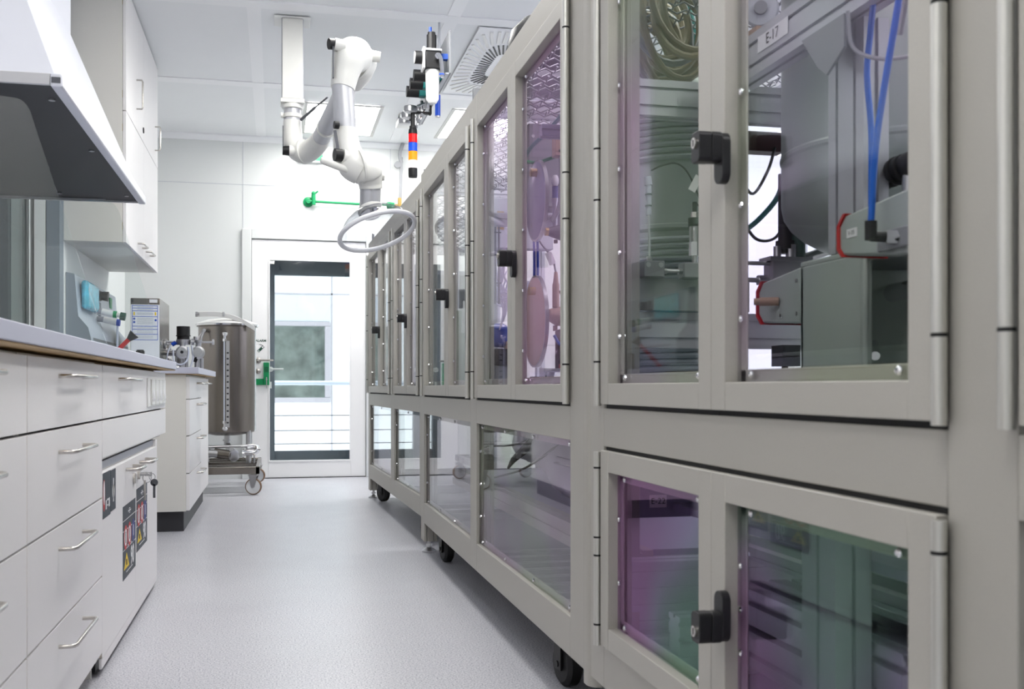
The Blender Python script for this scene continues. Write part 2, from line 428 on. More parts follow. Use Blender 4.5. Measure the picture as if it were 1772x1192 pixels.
# ================================================================ OUTSIDE
struct(MB().box(-3, 4.5, YW+.36, 12.4, -.15, -.03), 'floor_balcony', 'concrete')
FY = 14.6
fac = thing('office_building', 'white rendered building across the yard seen through the door glass', 'building', (.5, FY, -3))
MB().box(-.6, .73, FY, FY+.3, -3, .62).box(-.6, .73, FY, FY+.3, 1.70, 6).box(.73, 6, FY, FY+.3, -3, 6).box(-4, -.6, FY, FY+.3, -3, 6).build('wall', fac, 'facade')
MB().box(-4, 6, FY+2.5, FY+2.6, -3, 6).build('reflection_sheet', fac, 'foliage_reflection')  # mottled sheet behind the window, stands for trees reflected in its glass
wf = MB().box(-.6, .73, FY-.03, FY+.1, 1.65, 1.71).box(-.6, .73, FY-.03, FY+.1, .60, .67).box(.66, .73, FY-.03, FY+.1, .67, 1.65).build('window', fac, 'facade_frame', bevel=.01)
MB().box(-.6, .66, FY+.06, FY+.07, .67, 1.65).build('pane', wf, 'glass_grey')
MB().box(-.6, .73, FY-.01, FY, 1.715, 2.07).build('shutter_box', fac, 'galv')
MB().box(-4, 6, FY-.012, FY, 2.08, 2.10).box(.745, .765, FY-.012, FY, -3, 6).build('panel_joint', fac, 'facade_frame')
rl = thing('balcony_railing', 'galvanised balcony handrail with thin wires outside the glazed door', 'railing', (.5, 12.2, -.15))
MB().tube([(-2.5, 12.2, .86), (4.5, 12.2, .86)], .026, 12).build('handrail', rl, 'galv')
for z in (.487, .316, .164): MB().cyl((-2.5, 12.2, z), (4.5, 12.2, z), .006, seg=6).build('wire', rl, 'alu_dark')
for x in (-1.1, .86, 2.8): MB().box(x-.012, x+.012, 12.17, 12.23, -.15, .86).build('post', rl, 'alu_dark')
# white notice with green print on the far railing side is part of facade clutter left out

# ================================================================ CEILING FIXTURES
k = 0
lamp_lab = ['recessed square ceiling light behind the jointed extraction arm', 'recessed ceiling light at the right, beside the swirl vent']
def ceiling_light(x, y, lab, sx=.56, sy=.94):
    t = thing('ceiling_light', lab, 'light', (x, y, ZC), 'recessed ceiling lights')
    MB().box(x-sx/2-.03, x+sx/2+.03, y-sy/2-.03, y-sy/2, ZC-.012, ZC-.006).box(x-sx/2-.03, x+sx/2+.03, y+sy/2, y+sy/2+.03, ZC-.012, ZC-.006).box(x-sx/2-.03, x-sx/2, y-sy/2, y+sy/2, ZC-.012, ZC-.006).box(x+sx/2, x+sx/2+.03, y-sy/2, y+sy/2, ZC-.012, ZC-.006).build('frame', t, 'lamp_frame')
    MB().box(x-sx/2, x+sx/2, y-sy/2, y+sy/2, ZC-.010, ZC-.007).build('diffuser', t, 'lamp_panel')
    return t
ceiling_light(.525, 8.77, lamp_lab[0]); ceiling_light(1.68, 8.71, lamp_lab[1])
others = [(.5, 5.3), (.5, 3.2), (1.9, 4.9), (1.9, 2.4), (-.3, .4), (1.6, .0)]
pos = ['above the enclosures\' middle', 'over the aisle beside the fume hood', 'over the second enclosure', 'over the tank in the nearest enclosure', 'over the near end of the workbench', 'over the near end of the enclosure row']
for (x, y), p_ in zip(others, pos): ceiling_light(x, y, 'recessed ceiling light panel '+p_)

# swirl diffuser
sd = thing('ceiling_vent', 'white rectangular swirl vent with radial slots in the ceiling', 'vent', (1.55, 7.0, ZC))
vx0, vx1, vy0, vy1 = 1.22, 1.88, 6.30, 7.75
MB().box(vx0, vx1, vy0, vy1, ZC-.014, ZC-.0065).build('plate', sd, 'ceiling_strip', bevel=.003)
cxv, cyv = (vx0+vx1)/2, (vy0+vy1)/2; hw, hh = (vx1-vx0)/2, (vy1-vy0)/2
sl = MB(); fin = MB(); nb = 52
for i in range(nb):
    a = 2*PI*i/nb
    def onsq(a, k):
        c, s_ = math.cos(a), math.sin(a); p_ = 6
        r = 1/((abs(c)**p_+abs(s_)**p_)**(1/p_)); return Vector((cxv+c*r*hw*k, cyv+s_*r*hh*k, ZC-.0165))
    p = onsq(a, .36); q = onsq(a+.07, .60)
    sl.beam(p, q, .011, .003)
    p = onsq(a+.08, .65); q = onsq(a+.17, .95)
    fin.beam(p, q, .020, .007)
sl.build('dark_slots', sd, 'plinth'); fin.build('fins', sd, 'plastic_white')
h0 = MB().cyl((cxv-.07, cyv-.25, ZC-.016), (cxv-.07, cyv-.25, ZC-.0135), .0065, seg=6).build('perforation', sd, 'alu_dark')
for i in range(8):
    for j in range(12):
        if i or j:
            c_ = h0.copy(); C.objects.link(c_); c_.location = (i*.021, j*.045, 0)

# small box, its cable and detector
t = thing('junction_box', 'small white ceiling box with a short black cable above the signal tower', 'box', (1.03, 8.7, ZC))
MB().box(.98, 1.14, 8.62, 8.76, ZC-.05, ZC).build('body', t, 'plastic_white', bevel=.006)
MB().tube([(.99, 8.6, ZC-.03), (.96, 8.3, ZC-.05), (.9, 7.2, 2.7), (.83, 6.6, 2.5)], .005, 6, smooth=6).build('cable', t, 'black')

# exit sign, green pipe, chrome pipe on the far wall
t = thing('exit_sign', 'small green exit sign on the far wall behind the white arm', 'sign', (.33, YW, 2.85))
MB().box(.2, .42, YW-.05, YW, 2.82, 2.92).build('housing', t, 'plastic_white', bevel=.003)
MB().box(.27, .41, YW-.054, YW-.05, 2.835, 2.905).build('green_panel', t, 'exit_green')
t = thing('green_pipe', 'bright green pipe with wall flange and tap on the far wall', 'pipe', (.29, YW, 2.47))
MB().lathe([(0,0),(.045,0),(.045,.012),(.02,.02),(.02,.06),(0,.06)], (.285, YW, 2.47), (0,-1,0), 24).build('flange', t, 'green')
MB().tube([(.285, YW-.05, 2.47), (1.0, YW-.05, 2.455)], .012, 12).build('pipe', t, 'green')
MB().cyl((.33, YW-.05, 2.44), (.33, YW-.05, 2.53), .02).sphere((.33, YW-.05, 2.54), .02).tube([(.33, YW-.05, 2.53), (.37, YW-.06, 2.56)], .008).build('tap', t, 'green')
MB().lathe([(.0,0),(.03,0),(.036,.02),(.03,.07),(0,.07)], (.98, YW-.05, 2.455), (1,0,0), 16).build('coupling', t, 'green')
t = thing('chrome_riser_pipe', 'thin vertical metal riser pipe with brass elbow on the far wall', 'pipe', (1.1, YW, 2.47))
MB().tube([(1.05, YW-.05, 2.455), (1.10, YW-.05, 2.46)], .016).tube([(1.10, YW-.05, 2.45), (1.10, YW-.05, 2.53)], .018).build('elbow', t, 'brass')
MB().cyl((1.105, YW-.05, 2.52), (1.115, YW-.05, 2.9), .014).tube([(1.115, YW-.05, 2.85), (1.10, YW-.05, 2.93), (1.13, YW-.05, 3.03)], .018, smooth=3).cyl((1.08, YW-.07, 2.83), (1.08, YW-.03, 2.83), .03).build('pipe', t, 'hose_grey')
# thin rod hanging behind the enclosures is the same grey riser further right
t = thing('alarm_handle_guard', 'green alarm guard with key beside the door handle', 'alarm', (-.12, YW-.012, .95))
MB().box(-.105, -.055, YW-.045, YW-.013, .83, 1.03).build('housing', t, 'green', bevel=.004)
g = MB()
for i in range(5): g.box(-.098, -.062, YW-.047, YW-.045, .985-i*.01, .989-i*.01)
g.build('grille', t, 'dark_green')
MB().box(-.18, -.105, YW-.03, YW-.013, .83, .885).build('lower_plate', t, 'green', bevel=.003)
MB().cyl((-.078, YW-.045, .88), (-.078, YW-.07, .88), .008).box(-.082, -.074, YW-.072, YW-.066, .80, .90).build('key', t, 'steel')
t = thing('alarm_sticker', 'ALARM lettering with green lever symbol on the door leaf', 'sticker', (-.13, YW-.012, 1.19))
text_mb(MB(), 'ALARM', .029, (-.128, YW-.0125, 1.222), (1,0,0), (0,0,1), .0006, .0006).build('lettering', t, 'dark_green')
R_ = Matrix.Rotation(math.radians(-45), 3, 'Y')
MB().obox((-.128, YW-.0135, 1.150), (.034, .0006, .011), R_).build('lever_symbol', t, 'dark_green')
s_ = MB(); s_.obox((-.146, YW-.0145, 1.132), (.005, .0006, .005), R_).obox((-.112, YW-.0145, 1.166), (.008, .0006, .006), R_)
s_.build('lever_marks', t, 'sticker_white')
MB().tube([(-.142, YW-.014, 1.19), (-.128, YW-.014, 1.190), (-.112, YW-.014, 1.18)], .002, 6).build('arrow', t, 'ink')

# ================================================================ ENCLOSURES (right-hand row)
Z0, Z1, Z2, Z3, Z4, Z5 = .148, .247, .680, .764, 1.786, 1.866
def screw_mb(x, y, z, r=.0062):
    return MB().lathe([(0, 0), (r, 0), (r, .002), (r*.6, .0045), (0, .005)], (x, y, z), (-1,0,0), 8)
def screws(parent, x, y0, y1, z0, z1, ny, nz, inset=.012):
    """individual pane screws around an opening"""
    pts = []
    for i in range(ny):
        y = y0+.05+(y1-y0-.1)*i/(ny-1) if ny > 1 else (y0+y1)/2
        pts += [(y, z0+inset), (y, z1-inset)]
    for i in range(nz):
        z = z0+.10+(z1-z0-.2)*i/(nz-1) if nz > 1 else (z0+z1)/2
        pts += [(y0+inset, z), (y1-inset, z)]
    first = None
    for (y, z) in pts:
        if first is None:
            first = screw_mb(x, y, z).build('screw', parent, 'chrome'); base = (y, z)
        else:
            c = first.copy(); C.objects.link(c); c.location = (first.location.x, first.location.y+y-base[0], first.location.z+z-base[1])
def hinge(parent, x, y, z0, z1, cuts, r=.0085):
    hb = MB(); zs = [z0]+sorted(cuts)+[z1]
    for i in range(len(zs)-1):
        a = zs[i]+(.002 if i else 0); b = zs[i+1]-(.002 if i < len(zs)-2 else 0)
        hb.use('hinge_silver').cyl((x, y, a), (x, y, b), r, seg=20)
        if i: hb.use('matt_black').cyl((x, y, zs[i]-.0021), (x, y, zs[i]+.0021), r*1.03, seg=20)
    hb.build('hinge', parent)
def lock(parent, FX, y, z, up=True):
    """black turn-grip on an oblong base with a key cylinder; y = leaf joint"""
    s = 1 if up else -1; xf = FX-.010
    yb = y-.060; zc = z-.034*s
    def stad(hw_, hh_, r_, yc, zc_):
        out = []
        for cx_, cz, a0 in ((hw_-r_, hh_-r_, 0), (-hw_+r_, hh_-r_, 90), (-hw_+r_, -hh_+r_, 180), (hw_-r_, -hh_+r_, 270)):
            for k in range(7):
                a = math.radians(a0+k*15); out.append((yc+cx_+r_*math.cos(a), zc_+cz+r_*math.sin(a)))
        return out
    lb = MB().prism(stad(.017, .040, .016, yb, zc), 'x', xf-.014, xf)
    # grip: block turned over the leaf joint, standing off the base
    lb.prism(stad(.0165, .024, .009, yb, zc+.016*s), 'x', xf-.030, xf-.014)
    lb.prism(stad(.0165, .024, .008, yb+.002, zc+.016*s), 'x', xf-.052, xf-.030)
    lb.prism(stad(.0135, .020, .008, yb+.001, zc+.016*s), 'x', xf-.031, xf-.029)
    lb.build('lock', parent, 'lock_black', bevel=.002)
    zk = z-.012*s; kc = MB()
    kc.use('handle_steel').cyl((xf-.052, yb+.001, zk), (xf-.056, yb+.001, zk), .0088, seg=20)
    kc.use('ink').box(xf-.0565, xf-.056, yb, yb+.002, zk-.005, zk+.005)
    kc.build('key_cylinder', parent)
def door(enc, FX, y0, y1, z0, z1, hinge_far, cuts, pane='pane', lk=None, lab=None, ns=(2, 5), hz=None, st=.052):
    x0, x1 = FX-.010, FX+.022
    m = MB().box(x0, x1, y0, y0+st, z0, z1).box(x0, x1, y1-st, y1, z0, z1)
    m.box(x0+.0006, x1, y0+st, y1-st, z0, z0+.045).box(x0+.0006, x1, y0+st, y1-st, z1-.045, z1)
    # inner lip the sheet is screwed on
    a0, a1, c0, c1 = y0+st, y1-st, z0+.045, z1-.045; L = .020
    m.box(x1-.004, x1, a0, a0+L, c0, c1).box(x1-.004, x1, a1-L, a1, c0, c1).box(x1-.004, x1, a0, a1, c0, c0+L).box(x1-.004, x1, a0, a1, c1-L, c1)
    d = m.build('door', enc, 'door_grey', bevel=.0014, bseg=2, label=lab)
    MB().box(x1-.0095, x1-.0045, a0, a1, c0, c1).build('pane', d, pane)
    MB().box(FX+.004, FX+.03, y0, y1, z0-.012, z0+.001).box(FX+.004, FX+.03, y0, y1, z1-.001, z1+.010).box(FX+.006, FX+.03, y0-.004, y0+.001, z0-.012, z1+.01).box(FX+.006, FX+.03, y1-.001, y1+.004, z0-.012, z1+.01).build('gap_shade', d, 'matt_black')  # black strips added so the gaps around the leaf read dark
    screws(d, x1-.0095, a0, a1, c0, c1, *ns)
    zz = hz or (z0-.004, z1-.004)
    hinge(d, FX-.0125, (y1+.013) if hinge_far else (y0-.009), zz[0], zz[1], cuts)
    if lk: lock(d, FX, lk[0], lk[1], lk[2])
    return d
def frame_enclosure(name, label, FX, posts, doors_z_cuts, depth=.95, mesh_roof=True, feet=()):
    """posts: list of (y0,y1) front posts"""
    ya, yb_ = posts[0][0], posts[-1][1]
    t = thing(name, label, 'enclosure', (FX, ya, 0), 'framed process enclosures')
    D = .065; B = FX+depth
    for (p0, p1) in posts:
        m = MB().slot('z', Z0-.09 if (p0 in feet) else Z0, Z5, FX, FX+D, p0, p1, 2, 0)
        m.build('front_post', t, 'frame_grey', bevel=.0015, bseg=1)
        MB().slot('z', Z0, Z5, B-.05, B, p0, p0+.05, 1, 1).build('rear_post', t, 'alu')
        for z, hh in ((Z0, .06), (1.795, .06)):
            MB().slot('x', FX+D, B-.05, p0+.01, p0+.055, z, z+hh, 1, 2).build('cross_beam', t, 'alu')
        if p0 in feet:
            fx, fy = FX+.032, (p0+p1)/2
            MB().cyl((fx, fy, .022), (fx, fy, .06), .009).lathe([(0,0),(.036,0),(.036,.008),(.026,.016),(.012,.024),(0,.024)], (fx, fy, 0), (0,0,1), 24).lathe([(0,.03),(.016,.03),(.016,.042),(0,.042)], (fx, fy, 0), (0,0,1), 6).build('levelling_foot', t, 'steel')
    for i in range(len(posts)-1):
        y0, y1 = posts[i][1], posts[i+1][0]
        MB().box(FX+.05, B-.05, y0, y1, Z0+.004, Z0+.010).build('bottom_tray', t, 'panel_grey')
        for (a, b) in ((Z0, Z1), (Z2, Z3), (Z4, Z5)):
            MB().box(FX, FX+.045, y0, y1, a, b).build('front_beam', t, 'frame_grey', bevel=.0015, bseg=1)
    for z in (Z0, .70, 1.80):
        MB().slot('y', ya, yb_, B-.045, B, z, z+.045, 1, 1).build('rear_beam', t, 'alu')
    if mesh_roof:
        z = 1.80; mb = MB()
        x0, x1 = FX+D, B-.05; nx = int((yb_-ya)/.052); ny = int((x1-x0)/.052)
        for i in range(nx):
            y = ya+.03+i*.052; n = ny*2
            mb.tube([(x0+(x1-x0)*k/n, y+.0, z+(.006 if (k+i) % 2 else -.006)) for k in range(n+1)], .0028, 4)
        for j in range(ny):
            x = x0+.03+j*.052; n = nx*2
            mb.tube([(x, ya+(yb_-ya)*k/n, z+(.006 if (k+j) % 2 else -.006)) for k in range(n+1)], .0028, 4)
        mb.build('mesh_roof', t, 'panel_grey')
    return t
def caster(enc, x, y, ang=0., r=.062, w_=.046):
    c, s = math.cos(ang), math.sin(ang); ax = Vector((c, s, 0))
    m = MB().lathe([(.02,-w_/2), (r*.8,-w_/2), (r, -w_*.3), (r, w_*.3), (r*.8, w_/2), (.02, w_/2)], (x, y, r), ax, 28)
    o = m.build('caster_wheel', enc, 'rubber')
    p = Vector((x, y, 0)); f = MB()
    for sg in (-1, 1): f.obox(p+ax*sg*(w_/2+.006)+Vector((0, 0, r+.03)), (.003, .022, .045), Matrix.Rotation(ang, 3, 'Z'))
    f.cyl(p+ax*-(w_/2+.012)+Vector((0,0,r)), p+ax*(w_/2+.012)+Vector((0,0,r)), .009).obox(p+Vector((0,0,2*r+.016)), (.036, .03, .004), Matrix.Rotation(ang, 3, 'Z'))
    f.build('caster_fork', o, 'black')
def fixed_pane(enc, FX, y0, y1, pane, ns=(3, 2), lab=None):
    x = FX+.014
    p = MB().box(x, x+.005, y0, y1, Z1, Z2).build('window_panel', enc, pane, label=lab)
    MB().box(x+.006, x+.010, y0, y0+.02, Z1, Z2).box(x+.006, x+.010, y1-.02, y1, Z1, Z2).box(x+.006, x+.010, y0, y1, Z1, Z1+.02).box(x+.006, x+.010, y0, y1, Z2-.02, Z2).build('clamping_lip', p, 'door_grey')
    screws(p, x, y0, y1, Z1, Z2, *ns)

CUTS = (.866, 1.222, 1.335, 1.69)
FXB = .705
# --- enclosure B
EB = frame_enclosure('process_enclosure', 'middle grey glazed enclosure of the row, white wrapped bundle on its lower shelf', FXB,
                     [(2.355, 2.471), (3.70, 3.82), (5.06, 5.17)], CUTS, feet=(5.06,))
# rounded near corner post
cr = MB().prism([(FXB, 2.355), (FXB, 2.335)]+[(FXB+.030-.030*math.cos(a), 2.335-.030*math.sin(a)) for a in [PI/2*k/8 for k in range(1, 9)]]+[(FXB+.12, 2.305), (FXB+.12, 2.355)], 'z', Z0-.03, Z5)
cr.build('corner_profile', EB, 'frame_grey')
mid1, mid2 = 3.088, 4.33
door(EB, FXB, 2.477, mid1-.001, Z3+.009, Z4-.006, False, CUTS, 'pane_violet', lab='right leaf of the nearer door pair')
door(EB, FXB, mid1+.001, 3.694, Z3+.009, Z4-.006, True, CUTS, 'pane_violet', lk=(mid1, 1.21, True), lab='left leaf with black lock')
door(EB, FXB, 3.826, mid2-.001, Z3+.009, Z4-.006, False, CUTS)
door(EB, FXB, mid2+.001, 5.054, Z3+.009, Z4-.006, True, CUTS, lk=(mid2, 1.21, True))
fixed_pane(EB, FXB, 2.471, 3.70, 'pane_soft', (4, 3)); fixed_pane(EB, FXB, 3.82, 5.06, 'pane', (4, 2))
caster(EB, .775, 2.74, .15); caster(EB, .775, 4.80, .12)
MB().slot('x', FXB+.065, FXB+.9, 2.37, 2.415, .905, .99, 1, 2).build('cross_beam', EB, 'alu')
MB().slot('x', FXB+.065, FXB+.9, 2.37, 2.415, 1.462, 1.548, 1, 2).build('cross_beam', EB, 'alu')
MB().slot('x', FXB+.065, FXB+.9, 2.37, 2.43, .24, .33, 1, 3).build('cross_beam', EB, 'alu')
MB().slot('x', FXB+.065, FXB+.9, 3.72, 3.765, 1.40, 1.445, 1, 1).build('cross_beam', EB, 'alu')
MB().slot('x', FXB+.065, FXB+.9, 3.72, 3.765, .70, .76, 1, 1).build('cross_beam', EB, 'alu')
MB().slot('x', FXB+.065, FXB+.9, 5.08, 5.125, .70, .76, 1, 1).build('cross_beam', EB, 'alu')
MB().slot('x', FXB+.065, FXB+.9, 3.0, 3.04, 1.555, 1.59, 1, 1).build('cross_beam', EB, 'disc_blue_grey')
# floor plates at mid height (equipment deck) and the lower shelf
MB().box(FXB+.06, FXB+.90, 2.48, 3.69, .735, .75).build('equipment_deck', EB, 'alu')
MB().box(FXB+.06, FXB+.90, 3.83, 5.04, .735, .75).build('equipment_deck', EB, 'alu')
MB().box(FXB+.20, FXB+.90, 2.44, 5.04, .395, .41).build('shelf', EB, 'shelf_plate')
MB().slot('y', 2.43, 5.06, FXB+.14, FXB+.20, .34, .41, 1, 1).build('shelf_beam', EB, 'frame_grey')
for i in range(10):
    y = 2.55+i*.13
    MB().slot('x', FXB+.05, FXB+.9, y, y+.045, .165, .21, 1, 1).build('floor_slat', EB, 'alu')
# --- enclosure A (far), slightly turned
FXA = .728
EA = frame_enclosure('process_enclosure', 'grey framed glazed enclosure at the far end of the row, nearest the white door', FXA,
                     [(5.29, 5.375), (6.35, 6.505), (7.66, 7.755)], CUTS, feet=(7.66,))
EA.rotation_euler.z = .0245
ma, mb_ = 5.83, 7.05
door(EA, FXA, 5.385, ma-.001, Z3+.009, Z4-.006, False, CUTS)
door(EA, FXA, ma+.001, 6.345, Z3+.009, Z4-.006, True, CUTS, lk=(ma, 1.21, True))
door(EA, FXA, 6.511, mb_-.001, Z3+.009, Z4-.006, False, CUTS)
door(EA, FXA, mb_+.001, 7.70, Z3+.009, Z4-.006, True, CUTS, lk=(mb_, 1.21, True))
fixed_pane(EA, FXA, 5.375, 6.35, 'pane', (3, 2)); fixed_pane(EA, FXA, 6.505, 7.66, 'pane', (3, 2))
caster(EA, .80, 7.45, .5); caster(EA, .80, 5.55, .2)
MB().box(FXA+.06, FXA+.90, 5.39, 7.64, .735, .75).build('equipment_deck', EA, 'alu')
er = MB().tube([(FXA+.03, 7.72+.028*math.cos(a), Z5+.045+.028*math.sin(a)) for a in [2*PI*k/16 for k in range(16)]], .006, 8, loop=True).cyl((FXA+.03, 7.72, Z5), (FXA+.03, 7.72, Z5+.02), .012)
er.build('lifting_eye', EA, 'steel')
MB().box(FXA+.02, FXA+.08, 5.33, 5.45, Z5, Z5+.03).cyl((FXA+.04, 5.42, Z5+.03), (FXA+.04, 5.42, Z5+.08), .012).build('top_bracket', EA, 'panel_grey')
# --- enclosure C (nearest)
EC = frame_enclosure('process_enclosure', 'grey framed glazed enclosure nearest the camera, with upper and lower black-locked doors', FXB,
                     [(-.42, -.32), (.885, .994), (2.202, 2.300)], CUTS, mesh_roof=True)
mc = 1.598
door(EC, FXB, 1.000, mc-.001, Z3+.009, Z4-.006, False, CUTS, 'pane_rainbow', lab='right leaf in front of the big steel vessel')
door(EC, FXB, mc+.001, 2.196, Z3+.009, Z4-.006, True, CUTS, 'pane_rainbow', lk=(mc, 1.205, True), lab='left leaf with black lock')
LC = (.288, .44, .48, .633)
door(EC, FXB, 1.000, mc-.001, Z1-.001, Z2-.008, False, LC, 'pane_purple', ns=(2, 3))
door(EC, FXB, mc+.001, 2.196, Z1-.001, Z2-.008, True, LC, 'pane_purple', lk=(mc, .415, False), ns=(2, 2), lab='lower left leaf with black lock')
door(EC, FXB, -.31, .872, Z3+.009, Z4-.006, True, CUTS)
fixed_pane(EC, FXB, -.32, .885, 'pane', (3, 2))
MB().slot('y', .90, 2.30, FXB+.265, FXB+.31, 1.458, 1.548, 1, 2).build('long_beam', EC, 'alu')
MB().slot('z', 1.055, 1.458, FXB+.296, FXB+.345, 1.645, 1.765, 1, 2).build('inner_post', EC, 'alu')
MB().prism([(1.64, 1.458), (1.79, 1.458), (1.73, 1.39), (1.70, 1.368), (1.64, 1.40)], 'x', FXB+.255, FXB+.26).build('bracket', EC, 'panel_grey')
MB().box(FXB+.06, FXB+.90, 1.01, 2.19, .700, .712).build('equipment_deck', EC, 'alu')
MB().slot('x', FXB+.065, FXB+.9, 2.21, 2.25, .69, .74, 1, 1).build('cross_beam', EC, 'alu')
MB().box(FXB+.16, FXB+.9, 1.0, 2.2, .535, .552).build('shelf', EC, 'shelf_plate')
MB().slot('x', FXB+.065, FXB+.9, 2.21, 2.28, .31, .42, 1, 3).build('cross_beam', EC, 'alu')
MB().slot('x', FXB+.065, FXB+.9, 1.92, 1.98, .27, .36, 1, 3).build('cross_beam', EC, 'alu')
MB().slot('y', 1.0, 2.2, FXB+.34, FXB+.38, .42, .47, 1, 2).build('long_beam', EC, 'alu')
MB().box(FXB+.28, FXB+.88, 1.0, 2.2, .47, .478).build('shelf', EC, 'left_white')
MB().slot('z', Z0, .70, FXB+.10, FXB+.16, 1.40, 1.50, 1, 1).build('inner_post', EC, 'alu')
# label plate E-22 hangs on a small plate facing the aisle end
pl = MB().box(.79, .95, 2.205, 2.209, .52, .62).build('label_carrier', EC, 'shelf_plate')
g = MB().use('sticker_white').box(.812, .852, 2.203, 2.205, .542, .570); g.use('ink'); text_mb(g, 'E-22', .019, (.832, 2.2028, .556), (1,0,0), (0,0,1)); g.build('label', pl)
g = MB().use('sticker_white').box(FXB+.2635, FXB+.2645, 1.86, 1.99, 1.497, 1.530); g.use('ink'); text_mb(g, 'E-17', .03, (FXB+.2632, 1.925, 1.5135), (0,-1,0), (0,0,1)); g.build('label', EC)
# slotted profile end seen through the lower right pane
MB().slot('y', 1.33, 1.90, FXB+.165, FXB+.31, .285, .43, 3, 3, .012, .034).build('long_beam', EC, 'alu')
gs = MB()
for i in range(9): gs.box(FXB+.5, FXB+.52, 1.02+i*.05, 1.045+i*.05, .46, .69)
gs.build('slat_screen', EC, 'alu_dark')

# ================================================================ EQUIPMENT IN THE ENCLOSURES
# coil-wrapped vessel behind the left pane of enclosure C
vx, vy, vr = 1.12, 2.82, .185
t = thing('wrapped_vessel', 'tall grey vessel wrapped in ribbed tubing, behind the left upper pane of the nearest enclosure', 'vessel', (vx, vy, .75))
MB().lathe([(0,.75),(vr-.02,.75),(vr-.02,1.235),(vr+.004,1.24),(vr+.004,1.25),(vr-.01,1.255),(vr-.01,1.62),(vr*.7,1.70),(0,1.72)], (vx, vy, 0), (0,0,1), 40).build('shell', t, 'vessel_green_grey')
def helix(x, y, r, z0, z1, pitch):
    n = int((z1-z0)/pitch*28)
    return [(x+r*math.cos(2*PI*i/28), y+r*math.sin(2*PI*i/28), z0+pitch*i/28) for i in range(n)]
MB().tube(helix(vx, vy, vr, .76, 1.22, .0175), .0085, 8).build('tubing_wrap', t, 'rib_green')
MB().tube(helix(vx, vy, vr, 1.42, 1.56, .0175), .0085, 8).build('tubing_wrap', t, 'rib_green')
# mounting bracket with valve blocks
t = thing('mounting_bracket', 'flat steel bracket on the beam in front of the ribbed vessel', 'bracket', (.95, 2.35, .99))
MB().box(.83, 1.12, 2.345, 2.355, .992, 1.068).build('plate', t, 'panel_grey', bevel=.001)
t = thing('valve_block', 'small steel valve block at the left on the bracket, with glass nozzle above', 'valve', (.864, 2.335, 1.072))
MB().box(.838, .889, 2.31, 2.35, 1.068, 1.106).build('block', t, 'panel_grey', bevel=.002)
for x in (.848, .879): MB().cyl((x, 2.308, 1.096), (x, 2.31, 1.096), .006).build('bolt', t, 'steel')
MB().cyl((.858, 2.33, 1.106), (.858, 2.33, 1.118), .007, seg=6).cyl((.858, 2.33, 1.118), (.856, 2.33, 1.22), .0022).build('stem', t, 'steel')
MB().cyl((.856, 2.33, 1.215), (.856, 2.33, 1.285), .0065).cyl((.856, 2.33, 1.285), (.853, 2.33, 1.305), .009).build('glass_nozzle', t, 'hose_clear')
for z in (1.235, 1.262, 1.285): MB().cyl((.856, 2.33, z), (.856, 2.33, z+.003), .0085).build('clip_ring', t, 'dark_green')
t = thing('valve_block', 'second steel valve block on the bracket carrying a black-collared pressure sensor', 'valve', (.968, 2.335, 1.068))
MB().box(.938, .998, 2.31, 2.35, 1.068, 1.104).build('block', t, 'panel_grey', bevel=.002)
MB().cyl((.972, 2.33, 1.104), (.972, 2.33, 1.124), .007).cyl((.972, 2.33, 1.122), (.972, 2.33, 1.155), .014, seg=6).cyl((.972, 2.33, 1.155), (.972, 2.33, 1.195), .0125).build('sensor_body', t, 'steel')
MB().cyl((.972, 2.33, 1.192), (.972, 2.33, 1.212), .016).cyl((.972, 2.33, 1.225), (.972, 2.33, 1.25), .006).build('sensor_collar', t, 'black')
MB().cyl((.972, 2.33, 1.212), (.972, 2.33, 1.226), .009, seg=6).build('sensor_nut', t, 'handle_steel')
MB().tube([(.972, 2.33, 1.25), (.99, 2.33, 1.24), (.955, 2.32, 1.31), (.92, 2.31, 1.335), (.885, 2.31, 1.33), (.858, 2.32, 1.318)], .0022, 6, smooth=6).build('sensor_cable', t, 'black')
MB().obox((.965, 2.31, 1.29), (.009, .001, .02), Matrix.Rotation(.5, 3, 'Y')).build('tag', t, 'sticker_white')
single(MB().cyl((.885, 2.325, 1.084), (.942, 2.325, 1.084), .0045).cyl((.889, 2.325, 1.084), (.899, 2.325, 1.084), .008, seg=6).cyl((.928, 2.325, 1.084), (.938, 2.325, 1.084), .008, seg=6), 'connecting_tube', 'short steel tube joining the two valve blocks', 'tube', (.915, 2.325, 1.084), 'steel')
# hose coil at the top
t = thing('hose_coil', 'large bundle of beige and grey hoses coiled above the beam in the nearest enclosure', 'hose', (1.03, 2.62, 1.75))
for i in range(20):
    cx_, cy_, cz_ = 1.02+random.uniform(-.035, .05), 2.46+i*.020, 1.745+random.uniform(-.02, .05)
    r_ = random.uniform(.085, .15); tl = random.uniform(-.5, .5); st_ = random.uniform(.9, 1.35)
    pts = [(cx_+r_*math.cos(a)*.75, cy_+.03*math.sin(a*1+tl), cz_+r_*st_*math.sin(a)) for a in [2*PI*k/24 for k in range(24)]]
    MB().tube(pts, .0095, 8, loop=True).build('hose_loop', t, ('hose_teal' if i == 15 else 'hose_grey') if i % 5 == 0 and i > 4 else 'hose_beige')
